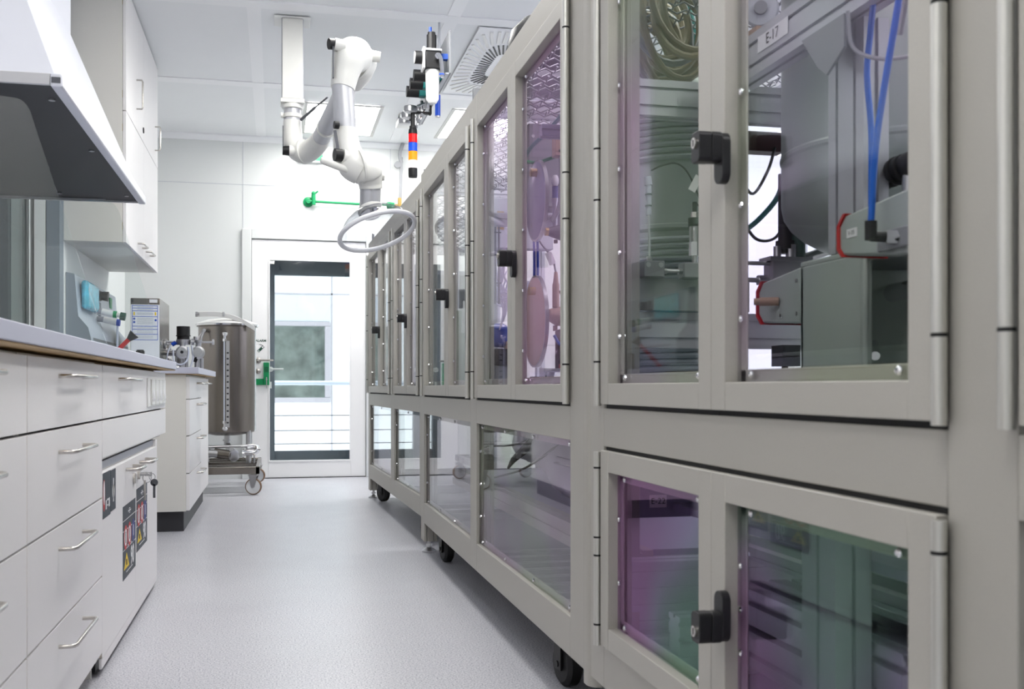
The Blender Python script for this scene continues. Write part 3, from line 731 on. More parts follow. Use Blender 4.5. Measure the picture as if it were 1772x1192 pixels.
# big steel vessel behind the right pane
tx, ty, tr = 1.36, 2.06, .27
t = thing('steel_vessel', 'large grey steel vessel with dished bottom behind the right upper pane', 'vessel', (tx, ty, 1.1))
prof = [(0, 1.085)]+[(tr*math.sin(a), 1.215-.13*math.cos(a)) for a in [PI/2*k/8 for k in range(1, 9)]]+[(tr, 1.31), (tr+.003, 1.315), (tr+.003, 1.322), (tr, 1.327), (tr, 1.78)]
MB().lathe(prof, (tx, ty, 0), (0,0,1), 56).build('shell', t, 'vessel_green_grey', angle=25)
MB().tube([(tx-.02, ty-.1, 1.12), (tx-.03, ty-.1, 1.0)], .03, 14).cyl((tx-.03, ty-.1, .75), (tx-.03, ty-.1, 1.03), .02).build('outlet_pipe', t, 'steel')
# blue hose and elbow
t = thing('blue_air_hose', 'bright blue hose hanging in front of the big steel vessel into a black elbow', 'hose', (.86, 1.39, 1.03))
MB().tube([(.86, 1.31, 1.42), (.86, 1.323, 1.358), (.86, 1.359, 1.245), (.86, 1.382, 1.158), (.86, 1.394, 1.052)], .005, 10, smooth=6).build('hose', t, 'hose_blue')
MB().cyl((.86, 1.394, 1.028), (.86, 1.394, 1.056), .009).cyl((.86, 1.396, 1.034), (.90, 1.375, 1.030), .008).build('elbow_fitting', t, 'black')
MB().cyl((.88, 1.386, 1.032), (.90, 1.378, 1.031), .011, seg=6).build('nut', t, 'steel')
single(MB().tube([(.99, 1.598, 1.46), (.99, 1.607, 1.412), (.99, 1.617, 1.346), (1.0, 1.62, 1.25), (1.0, 1.62, 1.12)], .0055, 8, smooth=5), 'blue_air_hose', 'second blue hose half hidden behind the front blue hose and the post', 'hose', (.99, 1.6, 1.3), 'hose_blue')
single(MB().tube([(.92, 1.56, 1.43), (.93, 1.56, 1.37), (.95, 1.50, 1.335), (.97, 1.42, 1.325), (.98, 1.34, 1.345), (.98, 1.28, 1.38)], .0035, 8, smooth=5).obox((.94, 1.44, 1.38), (.003, .008, .026), Matrix.Rotation(.3, 3, 'X')), 'sensor_cable', 'thin grey cable looping beside the blue hose', 'cable', (.95, 1.5, 1.35), 'hose_grey')
# valve actuator with red gasket (above the housing)
t = thing('valve_actuator', 'long grey actuator with red end gasket under the black elbow fitting', 'actuator', (.93, 1.45, 1.0))
MB().prism([(1.54, 1.024), (1.553, 1.036), (1.553, 1.072), (1.535, 1.088), (1.20, 1.112), (1.20, .995), (1.35, 1.002)], 'x', .90, .975).build('body', t, 'housing_grey', bevel=.004)
MB().prism([(1.541, 1.021), (1.556, 1.035), (1.556, 1.073), (1.537, 1.091), (1.530, 1.091), (1.548, 1.072), (1.548, 1.037), (1.534, 1.021)], 'x', .897, .978).build('gasket', t, 'red')
g = MB().use('sticker_white').box(.8985, .8998, 1.497, 1.527, 1.050, 1.064); g.use('ink'); text_mb(g, 'V-05', .010, (.8983, 1.512, 1.057), (0,-1,0), (0,0,1)); g.build('label', t)
MB().box(.892, .90, 1.34, 1.43, 1.015, 1.045).build('port_plate', t, 'panel_grey', bevel=.002)
MB().box(.92, .96, 1.22, 1.34, .97, 1.0).build('mount', t, 'panel_grey')
t = thing('hand_wheel_valve', 'round pale hand-wheel valve under the mesh at the top of the nearest enclosure', 'valve', (1.0, 2.04, 1.6))
MB().lathe([(0,0),(.034,0),(.038,.006),(.034,.014),(.02,.016),(0,.016)], (1.0, 2.04, 1.605), (-.45,-.89,0), 28).build('wheel', t, 'label_grey')
MB().lathe([(0,.014),(.014,.014),(.014,.024),(0,.024)], (1.0, 2.04, 1.605), (-.45,-.89,0), 20).cyl((1.0, 2.05, 1.56), (1.0, 2.05, 1.60), .014).build('hub', t, 'panel_grey')
MB().box(.985, 1.02, 2.03, 2.07, 1.548, 1.57).build('base', t, 'tan')
# large grey housing
t = thing('motor_housing', 'big open-sided grey sheet housing behind the lower part of the right upper pane', 'housing', (1.0, 1.75, .712))
hs = MB()
def rrect(y0, y1, z0, z1, r, n=6):
    out = []
    for cy_, cz, a0 in ((y1-r, z1-r, 0), (y0+r, z1-r, 90)):
        for k in range(n+1):
            a = math.radians(a0+90*k/n); out.append((cy_+r*math.cos(a), cz+r*math.sin(a)))
    return [(y1, z0)]+out+[(y0, z0)]
o_ = rrect(1.38, 1.87, .712, 1.055, .03); 
hs.box(1.0, 1.012, 1.634, 1.87, .712, 1.045)
hs.box(1.0, 1.25, 1.855, 1.87, .712, 1.045).box(1.0, 1.25, 1.38, 1.87, 1.042, 1.054).box(1.0, 1.012, 1.38, 1.634, 1.030, 1.054)
hs.box(.99, 1.0, 1.625, 1.640, .712, 1.045).box(.99, 1.0, 1.38, 1.640, 1.036, 1.050)
hs.build('housing', t, 'housing_grey', bevel=.004)
t = thing('metering_pump', 'small grey pump block with red gasket and knob, left of the big sheet housing', 'pump', (1.02, 1.95, .98))
MB().prism([(1.87, .935), (2.03, .945), (2.05, .965), (2.05, 1.01), (2.03, 1.03), (1.87, 1.045)], 'x', 1.0, 1.12).build('body', t, 'housing_grey', bevel=.004)
MB().prism([(2.03, .942), (2.054, .963), (2.054, 1.012), (2.03, 1.033), (2.038, 1.033), (2.06, 1.014), (2.06, .961), (2.038, .942)], 'x', .998, 1.122).build('gasket', t, 'red')
MB().cyl((1.0, 1.96, .985), (.965, 1.975, .985), .009).cyl((.965, 1.975, .985), (.955, 1.98, .985), .007).build('knob', t, 'tan')
for y, z in ((1.885, 1.02), (1.885, .955), (1.95, .955)): MB().cyl((1.0, y, z), (.998, y, z), .004).build('bolt', t, 'steel')
# ribbed heat sink panel with chrome pipe
t = thing('ribbed_panel', 'dark vertical ribbed panel inside the open sheet housing', 'panel', (1.27, 1.85, .712))
MB().box(1.29, 1.30, 1.3, 2.1, .712, 1.03).build('back_plate', t, 'alu_dark')
rb = MB()
for i in range(16): rb.box(1.262, 1.29, 1.32+i*.048, 1.342+i*.048, .712, 1.03)
rb.build('ribs', t, 'label_grey')
t = thing('chrome_pipe', 'polished pipe with round flange in front of the ribbed panel', 'pipe', (1.2, 1.95, 1.0))
MB().cyl((1.2, 1.93, .995), (1.15, 1.55, 1.0), .018).build('pipe', t, 'chrome')
MB().lathe([(0,0),(.042,0),(.042,.012),(.03,.02),(.02,.03),(0,.03)], (1.2, 1.94, .995), (-.13,-.99,0), 28).build('flange', t, 'steel')
single(MB().cyl((1.16, 1.87, .90), (1.12, 1.80, .87), .009), 'silver_rod', 'short bright silver rod sticking out below the polished pipe', 'rod', (1.14, 1.83, .885), 'chrome')
# green-black pump column and manifold
t = thing('valve_column', 'dark green and black valve column on a steel manifold in front of the bright window', 'valve', (1.2, 2.3, 1.05))
MB().cyl((1.19, 2.3, 1.13), (1.19, 2.3, 1.32), .016).cyl((1.19, 2.3, 1.14), (1.19, 2.3, 1.16), .022).build('stem', t, 'black')
MB().cyl((1.225, 2.3, 1.12), (1.225, 2.3, 1.22), .017).cyl((1.225, 2.3, 1.22), (1.225, 2.3, 1.3), .013).build('green_cap', t, 'dark_green')
MB().box(1.15, 1.24, 2.28, 2.33, 1.045, 1.12).cyl((1.165, 2.29, 1.12), (1.165, 2.29, 1.145), .009).cyl((1.2, 2.29, 1.12), (1.2, 2.29, 1.15), .012).box(1.14, 1.25, 2.275, 2.335, 1.11, 1.12).build('manifold', t, 'steel')
MB().cyl((1.07, 2.3, 1.105), (1.15, 2.3, 1.105), .005).cyl((1.07, 2.3, 1.065), (1.15, 2.3, 1.065), .006).cyl((1.12, 2.3, 1.065), (1.145, 2.3, 1.065), .013, seg=6).cyl((1.24, 2.3, 1.12), (1.33, 2.3, 1.15), .012).build('pipes', t, 'steel')
MB().box(1.17, 1.215, 2.27, 2.33, .86, .91).cyl((1.19, 2.3, .82), (1.19, 2.3, .86), .008).cyl((1.19, 2.3, .75), (1.19, 2.3, .82), .005).build('lower_valve', t, 'black')
t = thing('cable_loops', 'black cables looping beside the centre post in front of the bright window', 'cable', (1.15, 2.45, 1.3))
MB().tube([(1.14, 2.45, 1.42), (1.15, 2.45, 1.34), (1.18, 2.45, 1.30), (1.22, 2.45, 1.36), (1.24, 2.45, 1.42)], .004, 6, smooth=6).build('thin_cable', t, 'black')
MB().tube([(1.27, 2.45, 1.38), (1.25, 2.45, 1.30), (1.20, 2.45, 1.24), (1.15, 2.45, 1.20)], .007, 6, smooth=6).build('thick_cable', t, 'hose_teal')
MB().tube([(1.15, 2.45, 1.23), (1.19, 2.45, 1.185), (1.24, 2.45, 1.19), (1.27, 2.45, 1.24), (1.28, 2.45, 1.30)], .004, 6, smooth=6).build('thin_cable', t, 'black')
MB().box(1.16, 1.27, 2.45, 2.50, 1.41, 1.46).build('connector_box', t, 'maroon', bevel=.003)
t = thing('corrugated_hose', 'thick black corrugated hose end behind the blue hose', 'hose', (1.06, 1.7, 1.18))
MB().tube([(1.06, 1.775, 1.178), (1.06, 1.765, 1.182), (1.06, 1.72, 1.188), (1.06, 1.64, 1.19), (1.06, 1.50, 1.195)], [.012, .020, .022, .022, .022], 16, smooth=5).build('hose', t, 'black')
for i in range(6): MB().lathe([(.018,-.004),(.0255,-.002),(.0255,.002),(.018,.004)], (1.06, 1.72-.022*i, 1.188), (0,1,0), 20).build('rib', t, 'matt_black')
MB().cyl((1.06, 1.60, 1.19), (1.06, 1.60, 1.06), .012).build('stem', t, 'steel')

# --- enclosure B, near bay
t = thing('control_cabinet', 'grey control cabinet behind the mesh at the top of the middle enclosure', 'cabinet', (1.1, 3.68, 1.44))
MB().box(.872, 1.5, 3.60, 3.72, 1.45, 1.745).build('body', t, 'panel_grey', bevel=.004)
for x, z in ((.89, 1.70), (.92, 1.70), (.89, 1.48), (1.0, 1.48)): MB().cyl((x, 3.598, z), (x, 3.60, z), .006).build('bolt', t, 'steel')
t = thing('terminal_block', 'pale square terminal block with drilled face and bent grey conduit', 'block', (.93, 3.35, 1.6))
MB().box(.90, .96, 3.33, 3.38, 1.575, 1.66).build('block', t, 'tan', bevel=.002)
for x in (.915, .945):
    for z in (1.59, 1.645): MB().cyl((x, 3.328, z), (x, 3.33, z), .005).build('bolt', t, 'ink')
MB().tube([(.925, 3.35, 1.575), (.925, 3.35, 1.47), (.915, 3.35, 1.40), (.89, 3.35, 1.36)], .008, 8, smooth=5).build('conduit', t, 'hose_grey')
def disc_cover(lab, m_, cy_, cz, rz, band):
    t = thing('disc_cover', lab, 'disc', (.85, cy_, cz))
    MB().lathe([(0,-.008),(rz*.96,-.008),(rz,-.005),(rz,.005),(rz*.96,.008),(0,.008)], (.85, cy_, cz), (1,0,0), 48).build('disc', t, m_)
    MB().lathe([(rz-.002,-.006),(rz+.004,-.006),(rz+.004,.006),(rz-.002,.006)], (.85, cy_, cz), (1,0,0), 48).build('rim', t, 'steel')
    MB().cyl((.842, cy_-.02, cz+band), (.822, cy_-.02, cz+band), .014).build('hub', t, 'brass')
disc_cover('upright blue-grey disc cover near the top of the middle enclosure\'s nearer bay', 'disc_blue_grey', 3.38, 1.43, .13, .09)
disc_cover('upright tan disc cover lower down in the middle enclosure\'s nearer bay', 'tan', 3.40, 1.03, .15, .10)
t = thing('hose_coil', 'coil of teal and dark hoses hung under the mesh roof of the middle enclosure', 'hose', (.93, 2.95, 1.68))
for i in range(5):
    r_ = .085+.01*i
    MB().tube([(.90+.02*i, 3.0-r_*1.4*math.cos(a), 1.70+.045*math.sin(a)+.02*i*.3) for a in [2*PI*k/20 for k in range(20)]], .006, 8, loop=True).build('hose_loop', t, 'hose_teal' if i % 2 else 'disc_blue_grey')
MB().tube([(.9, 3.13, 1.69), (.86, 3.3, 1.64), (.83, 3.45, 1.60), (.82, 3.52, 1.5)], .007, 8, smooth=5).build('hose_tail', t, 'hose_teal')
single(MB().tube([(.84, 3.55, 1.60), (.88, 3.5, 1.585), (.93, 3.4, 1.59), (.99, 3.35, 1.60)], .006, 8, smooth=5), 'green_cable', 'teal cable running across the front of the control cabinet', 'cable', (.9, 3.45, 1.59), 'green')
t = thing('pressure_transmitter', 'slim sensor with dark collar and white cap above the dark purple valve', 'sensor', (.93, 3.45, 1.43))
MB().cyl((.93, 3.45, 1.36), (.93, 3.45, 1.44), .009).cyl((.93, 3.45, 1.44), (.93, 3.45, 1.455), .012).build('body', t, 'steel')
MB().cyl((.93, 3.45, 1.455), (.93, 3.45, 1.495), .010).build('collar', t, 'sticker_navy')
MB().sphere((.93, 3.45, 1.515), .014, 10, (1, 1, 1.6)).build('cap', t, 'sticker_white')
t = thing('ball_valve', 'dark purple bolted valve next to the blue-grey disc', 'valve', (.96, 3.45, 1.33))
MB().tube([(.90, 3.45, 1.34), (.94, 3.45, 1.34), (.97, 3.45, 1.335), (1.06, 3.45, 1.34)], [.012, .026, .03, .02], 12).build('body', t, 'sheet_dark')
for x, z in ((.93, 1.30), (.96, 1.305), (1.0, 1.31), (.97, 1.37)): MB().cyl((x, 3.44, z), (x, 3.44, z+.012), .007, seg=6).build('bolt', t, 'maroon')
MB().cyl((.895, 3.45, 1.34), (.91, 3.45, 1.34), .014).build('brass_nut', t, 'brass')
t = thing('process_valve', 'brownish bolted valve body at mid height beside the tan disc', 'valve', (.96, 3.42, 1.05))
MB().tube([(.90, 3.42, 1.055), (.93, 3.42, 1.05), (.96, 3.42, 1.05), (1.05, 3.42, 1.05)], [.02, .034, .03, .022], 12).build('body', t, 'tan')
for x in (.92, .95, .99): MB().cyl((x, 3.41, 1.0), (x, 3.41, 1.018), .008, seg=6).build('bolt', t, 'brown')
MB().cyl((.925, 3.42, 1.08), (.925, 3.42, 1.16), .012).cyl((.925, 3.42, 1.16), (.925, 3.42, 1.20), .010, .006).build('sensor', t, 'tan')
MB().tube([(.925, 3.42, 1.2), (.91, 3.42, 1.25), (.87, 3.42, 1.3), (.84, 3.42, 1.36)], .0035, 6, smooth=5).build('cable', t, 'hose_grey')
MB().obox((.905, 3.415, 1.245), (.012, .001, .022), Matrix.Rotation(-.4, 3, 'Y')).build('tag', t, 'sticker_white')
t = thing('brown_riser', 'pair of brown vertical tubes with a clamp block along the hinge side', 'pipe', (.96, 3.3, 1.2))
for x in (.945, .965): MB().tube([(x, 3.3, 1.48), (x, 3.3, 1.3), (x, 3.3, 1.18), (x-.015, 3.3, 1.13), (x-.04, 3.3, 1.12)], .006, 8, smooth=5).build('tube', t, 'brown')
MB().box(.93, .985, 3.29, 3.32, 1.24, 1.31).build('clamp_block', t, 'brown', bevel=.003)
for k_, (x, y) in enumerate(((.868, 3.5), (.878, 3.49))):
    single(MB().tube([(x, y, 1.34), (x+.002, y, 1.24), (x, y, 1.13)], .0045, 8, smooth=4), 'blue_tube', 'thin dark blue tube below the blue-grey disc, %s of the pair' % ('left' if k_ == 0 else 'right'), 'tube', (x, y, 1.34), 'blue', group='blue tubes under the disc')
single(MB().tube([(.95, 3.2, 1.22), (.945, 3.2, 1.1), (.94, 3.2, 1.05), (.945, 3.2, 1.0)], .005, 8, smooth=4), 'violet_tube', 'violet blue tube next to the brown risers', 'tube', (.945, 3.2, 1.1), 'sticker_navy')
t = thing('solenoid_valve', 'dark maroon boxed valve at the lower right of the nearer bay', 'valve', (.95, 3.3, .93))
MB().box(.905, .99, 3.28, 3.36, .87, 1.0).build('coil_box', t, 'maroon', bevel=.004)
MB().box(.907, .93, 3.277, 3.28, .975, .99).build('label', t, 'sticker_white')
MB().box(.95, .975, 3.277, 3.28, .965, .995).build('label', t, 'sticker_white')
MB().box(.93, 1.0, 3.25, 3.34, .75, .87).build('base', t, 'panel_grey', bevel=.003)
MB().box(.955, .985, 3.247, 3.25, .835, .85).build('warning_label', t, 'red')
single(MB().tube([(.86, 3.2, .975), (.88, 3.2, .945), (.92, 3.2, .935), (.95, 3.2, .945)], .005, 8, smooth=5), 'bright_blue_hose', 'short curved bright blue hose below the tan disc', 'hose', (.9, 3.2, .94), 'hose_blue')
t = thing('slide_rail', 'horizontal silver rod with clamp at the bottom of the nearer bay', 'rail', (.88, 3.1, .86))
MB().cyl((.80, 3.1, .862), (.935, 3.1, .862), .006).build('rod', t, 'steel')
MB().box(.925, .945, 3.08, 3.12, .845, .88).build('clamp', t, 'brown')
t = thing('white_bracket', 'white notched bracket standing beside the silver rod', 'bracket', (.82, 3.15, .80))
MB().prism([(.80, .77), (.825, .77), (.825, .785), (.835, .785), (.835, .795), (.825, .795), (.825, .81), (.835, .81), (.835, .82), (.82, .825), (.815, .87), (.80, .87)], 'y', 3.15, 3.155).build('bracket_plate', t, 'sticker_white')
# clutter of small fittings at the deck of the near bay
random.seed(11)
labs = ['brass', 'steel', 'brown', 'panel_grey', 'dark_green', 'steel', 'red']
desc = ['brass', 'bright steel', 'brown', 'grey', 'dark green', 'silver', 'red']
spots = [(.84, 3.35), (.87, 3.28), (.90, 3.22), (.86, 3.45), (.92, 3.5), (.89, 3.36), (.88, 3.15)]
for i, (x, y) in enumerate(spots):
    t = thing('pipe_fitting', '%s pipe fitting on the deck of the middle enclosure\'s nearer bay' % desc[i] if i != 5 else 'silver tee fitting in the middle of the deck fittings', 'fitting', (x, y, .75), 'fittings on the deck')
    hgt = .04+.012*i
    MB().cyl((x, y, .75), (x, y, .75+hgt), .013, seg=6).cyl((x, y, .75+hgt), (x, y, .77+hgt), .018).build('body', t, labs[i])
    MB().cyl((x-.02, y, .75+hgt*.6), (x+.02, y, .75+hgt*.6), .008).build('branch', t, 'steel')
# left pane of the near bay
t = thing('float_vessel', 'round blue vessel on a black box behind the middle enclosure\'s left nearer leaf', 'vessel', (.90, 4.15, 1.02))
MB().sphere((.885, 4.15, 1.02), .05, 20).cyl((.93, 4.15, 1.0), (.93, 4.15, 1.02), .03).build('bulb', t, 'sphere_blue')
MB().box(.86, .95, 4.11, 4.19, .90, .965).build('black_box', t, 'black', bevel=.003)
MB().box(.92, .95, 4.107, 4.11, .93, .955).build('label', t, 'sticker_white')
MB().box(.86, .95, 4.12, 4.2, .75, .90).build('pedestal', t, 'panel_grey', bevel=.006)
MB().box(.905, .945, 4.11, 4.16, .965, .995).build('collar', t, 'tan')
t = thing('cable_bundle', 'white cables tied and hanging behind the lock of the middle enclosure', 'cable', (.9, 4.1, 1.3))
for i in range(5): MB().tube([(.90+.01*i, 4.1, 1.35), (.89-.006*i, 4.1, 1.25), (.87+.012*i, 4.1, 1.18), (.89+.004*i, 4.1, 1.12), (.875, 4.1, 1.04)], .0032, 6, smooth=4).build('cable', t, 'cable_white')
for j in range(3): MB().tube([(.88+.035*math.cos(a), 4.08, 1.165+.012*math.sin(a)+.006*j) for a in [2*PI*k/14 for k in range(14)]], .003, 6, loop=True).build('cable_loop', t, 'cable_white')
t = thing('conduit_riser', 'purple-brown vertical conduit pair behind the left leaf of the middle enclosure', 'pipe', (.87, 4.05, 1.2))
for x in (.848, .862): MB().cyl((x, 4.05, 1.14), (x, 4.05, 1.5), .0045).build('conduit', t, 'sheet_dark')
for z in (1.22, 1.33, 1.42): MB().box(.842, .87, 4.043, 4.047, z, z+.004).build('clip', t, 'ink')
t = thing('wall_module', 'pale upright module box with two clips behind the mesh in the middle enclosure', 'box', (1.0, 4.5, 1.5))
MB().box(.93, 1.2, 4.48, 4.55, 1.42, 1.64).build('body', t, 'label_grey', bevel=.003)
for z in (1.50, 1.56): MB().box(.945, .975, 4.475, 4.48, z, z+.02).build('clip', t, 'brass')
# lower shelf of the near bay: wrapped bundle with black straps
t = thing('wrapped_bundle', 'white plastic-wrapped bundle tied with black straps on the lower shelf', 'bundle', (1.02, 3.2, .41))
path = [(1.10, 4.55, .56), (1.06, 4.35, .575), (1.03, 4.1, .59), (1.0, 3.85, .585), (.99, 3.6, .56), (.985, 3.4, .54), (.98, 3.2, .52), (.98, 3.05, .50)]
b_ = MB().tube(path, [.03, .075, .085, .08, .07, .095, .09, .03], 18, smooth=6)
random.seed(3)
b_.v = [(x+random.uniform(-.006, .006), y+random.uniform(-.01, .01), z+random.uniform(-.006, .006)) for x, y, z in b_.v]
b_.build('wrap', t, 'bag_white', angle=80)
b_ = MB().tube([(1.17, 4.5, .61), (1.13, 4.25, .62), (1.10, 4.0, .62), (1.08, 3.8, .60)], [.04, .07, .07, .03], 14, smooth=6)
b_.v = [(x+random.uniform(-.006, .006), y+random.uniform(-.01, .01), z+random.uniform(-.006, .006)) for x, y, z in b_.v]
b_.build('grey_wrap', t, 'bag_grey', angle=80)
MB().tube([(1.0, 3.35, .645), (.93, 3.42, .61), (.90, 3.5, .57), (.89, 3.8, .50), (.89, 4.3, .43)], .0045, 6, smooth=4).build('strap', t, 'black')
MB().tube([(1.0, 3.75, .66), (.95, 3.85, .625), (.92, 3.95, .59), (.92, 4.5, .55)], .0045, 6, smooth=4).build('strap', t, 'black')
MB().tube([(.93, 3.75, .63), (.91, 3.8, .58), (.90, 3.95, .53), (.90, 4.05, .49)], [.008, .018, .012, .005], 8, smooth=4).build('strap_tail', t, 'black')
# --- far bay of B and enclosure A contents
t = thing('cable_harness', 'tangle of pale blue and white cables hanging in the far bay of the middle enclosure', 'cable', (1.0, 4.7, 1.5))
random.seed(8)
for i in range(14):
    x = .93+.012*i; z0_ = 1.42+random.uniform(-.03, .04); k_ = random.uniform(-.05, .05)
    MB().tube([(x+.03, 4.75, 1.55), (x, 4.7, z0_+.06), (x-.03+k_, 4.68, z0_-.05), (x-.02, 4.66, 1.27+k_), (x+.05, 4.68, 1.21+k_), (x+.09, 4.7, 1.30)], .0045, 6, smooth=5).build('cable', t, 'hose_clear' if i % 3 else 'cable_white')
t = thing('steel_column', 'pale upright steel cylinder behind the left leaf of the middle enclosure\'s far bay', 'vessel', (1.0, 5.0, .75))
MB().cyl((.97, 4.98, .75), (.97, 4.98, 1.66), .055, seg=28).build('tube', t, 'label_grey'); MB().cyl((.97, 4.98, 1.30), (.97, 4.98, 1.306), .057, seg=28).build('band', t, 'ink')
t = thing('pump_unit', 'grey and dark green pump unit low in the middle enclosure\'s far bay', 'pump', (1.0, 4.5, .75))
MB().box(.88, 1.05, 4.4, 4.55, .75, .86).build('base', t, 'panel_grey', bevel=.005)
MB().cyl((.90, 4.42, .90), (.90, 4.55, .90), .035).cyl((.90, 4.40, .90), (.90, 4.42, .90), .026).build('motor', t, 'dark_green')
MB().cyl((.96, 4.45, .86), (.96, 4.45, .98), .015).sphere((.96, 4.45, 1.0), .02).build('riser', t, 'steel'); MB().box(.93, .99, 4.42, 4.5, .99, 1.03).build('blue_cover', t, 'sphere_blue', bevel=.01)
t = thing('reactor_column', 'dark teal column with ribbed jacket in the nearer bay of the far enclosure', 'vessel', (1.05, 5.9, .75))
MB().cyl((1.02, 5.95, .75), (1.02, 5.95, 1.12), .07, seg=24).cyl((1.02, 5.95, 1.12), (1.02, 5.95, 1.25), .03, seg=16).build('jacket', t, 'dark_green'); MB().cyl((1.02, 5.95, 1.25), (1.02, 5.95, 1.6), .012).build('riser', t, 'steel')
t = thing('electrical_cabinet', 'grey electrical cabinet standing inside the far enclosure\'s last bay', 'cabinet', (1.2, 7.2, .75))
MB().box(1.0, 1.5, 7.0, 7.4, .75, 1.6).build('body', t, 'label_grey', bevel=.005); MB().box(1.02, 1.48, 6.99, 7.0, .78, 1.57).build('cover', t, 'panel_grey', bevel=.003)
single(MB().box(.80, .84, 6.72, 6.74, 1.02, 1.12), 'orange_tag', 'small orange tag hanging in the far enclosure\'s last bay', 'tag', (.82, 6.73, 1.02), 'brass')

# ---- black drum on top of the middle enclosure, and the gas manifold above the far one
t = thing('exhaust_fan', 'black round fan housing on the roof edge of the middle enclosure', 'fan', (.91, 3.5, Z5))
MB().lathe([(0,0),(.10,0),(.13,.04),(.135,.10),(.12,.17),(.08,.21),(0,.22)], (.91, 3.5, Z5), (0,0,1), 32).build('housing', t, 'black')
MB().box(.78, 1.04, 3.37, 3.63, Z5-.02, Z5).build('base', t, 'panel_grey')
t = thing('roof_bracket', 'small grey angle bracket on the roof edge of the middle enclosure', 'bracket', (.74, 3.85, Z5))
MB().box(.72, .75, 3.84, 3.86, Z5, Z5+.06).box(.72, .75, 3.84, 3.95, Z5, Z5+.008).build('angle', t, 'panel_grey')
GX = .95
t = thing('gas_manifold', 'grey metal mounting panel of the gas regulators hanging above the far enclosure', 'panel', (GX, 6.4, 2.56))
MB().box(GX, GX+.012, 5.81, 6.99, 2.575, 2.815).build('plate', t, 'panel_grey', bevel=.001)
MB().box(GX-.02, GX, 5.81, 6.99, 2.569, 2.577).build('lower_flange', t, 'alu')
for y in (6.3, 6.9): MB().cyl((GX+.02, y, 2.60), (GX+.02, y, ZC), .006).build('hanger', t, 'alu')
for i in range(6): MB().cyl((GX-.021, 6.45+.09*i, 2.60), (GX-.0, 6.45+.09*i, 2.60), .010).build('port', t, 'red' if i % 2 else 'steel')
t = thing('filter_regulator', 'large black and white filter regulator with milky bowl, nearest on the gas panel', 'regulator', (GX-.09, 5.85, 2.6))
gx = GX-.085; gy = 5.87
MB().box(gx-.045, gx+.045, gy-.045, gy+.045, 2.60, 2.70).build('body', t, 'black', bevel=.006)
MB().box(gx-.06, gx-.047, gy-.05, gy+.05, 2.60, 2.72).box(gx-.047, gx+.047, gy-.052, gy+.052, 2.70, 2.712).build('cover', t, 'plastic_white', bevel=.003)
MB().cyl((gx-.005, gy, 2.712), (gx-.005, gy, 2.80), .028, seg=20).cyl((gx-.005, gy, 2.80), (gx-.005, gy, 2.815), .022).build('knob', t, 'black')
MB().cyl((gx-.012, gy, 2.815), (gx-.012, gy, 2.845), .008).build('blue_cap', t, 'blue')
MB().lathe([(0,2.41),(.022,2.415),(.036,2.44),(.040,2.60),(0,2.60)], (gx, gy, 0), (0,0,1), 24).build('bowl', t, 'plastic_white')
MB().cyl((gx+.02, gy-.046, 2.66), (gx+.02, gy-.085, 2.66), .018).tube([(gx+.02, gy-.08, 2.67), (gx+.035, gy-.085, 2.64), (gx+.04, gy-.085, 2.57), (gx+.04, gy-.085, 2.54)], .013, 10, smooth=3).build('outlet', t, 'chrome')
MB().cyl((gx+.04, gy-.085, 2.553), (gx+.04, gy-.085, 2.561), .0145).build('blue_ring', t, 'blue')
MB().cyl((gx-.06, gy, 2.67), (gx-.10, gy, 2.67), .036, seg=24).build('gauge', t, 'black'); MB().cyl((gx-.10, gy, 2.67), (gx-.103, gy, 2.67), .032, seg=24).build('gauge_dial', t, 'dial')
MB().box(gx+.045, GX, gy-.02, gy+.02, 2.665, 2.695).build('blue_arm', t, 'label_blue')
gd = ['nearest', 'second', 'third']
for i in range(3):
    y = 6.08+.17*i
    t = thing('pressure_regulator', 'black-knobbed teal pressure regulator, %s of the row behind the filter bowl' % gd[i], 'regulator', (GX-.07, y, 2.62), 'teal regulators on the gas panel')
    MB().box(GX-.09, GX, y-.03, y+.03, 2.60, 2.66).build('body', t, 'teal', bevel=.006)
    MB().cyl((GX-.09, y, 2.63), (GX-.165, y, 2.63), .034, seg=20).build('knob', t, 'black')
    MB().cyl((GX-.04, y, 2.60), (GX-.04, y, 2.54), .012).cyl((GX-.04, y, 2.55), (GX-.04, y, 2.53), .018, seg=6).build('outlet', t, 'steel')
for i in range(3):
    y = 6.5+.15*i; zz = 2.555-.0*i
    t = thing('pressure_gauge', 'round steel pressure gauge, %s of the three hanging past the teal regulators' % gd[i], 'gauge', (GX-.13, y, 2.55), 'gauges on the gas panel')
    MB().lathe([(0,0),(.04,0),(.042,.004),(.042,.035),(0,.035)], (GX-.13, y, 2.56), (0,0,-1), 24).build('case', t, 'steel')
    MB().lathe([(0,.0351),(.036,.0351),(.036,.037),(0,.037)], (GX-.13, y, 2.56), (0,0,-1), 24).build('dial', t, 'dial')
    MB().cyl((GX-.09, y, 2.56), (GX, y, 2.60), .012).cyl((GX-.06, y, 2.50), (GX-.06, y, 2.60), .011).cyl((GX-.06, y, 2.50), (GX-.06, y, 2.52), .016, seg=6).build('fitting', t, 'steel')
t = thing('drain_valve', 'small blue capped drain below the filter regulator', 'valve', (GX-.03, 6.0, 2.45))
MB().cyl((GX-.035, 6.0, 2.38), (GX-.035, 6.0, 2.50), .016).build('body', t, 'blue'); MB().cyl((GX-.035, 6.0, 2.372), (GX-.035, 6.0, 2.38), .014).cyl((GX-.035, 6.0, 2.50), (GX-.035, 6.0, 2.58), .006).build('tip', t, 'steel')
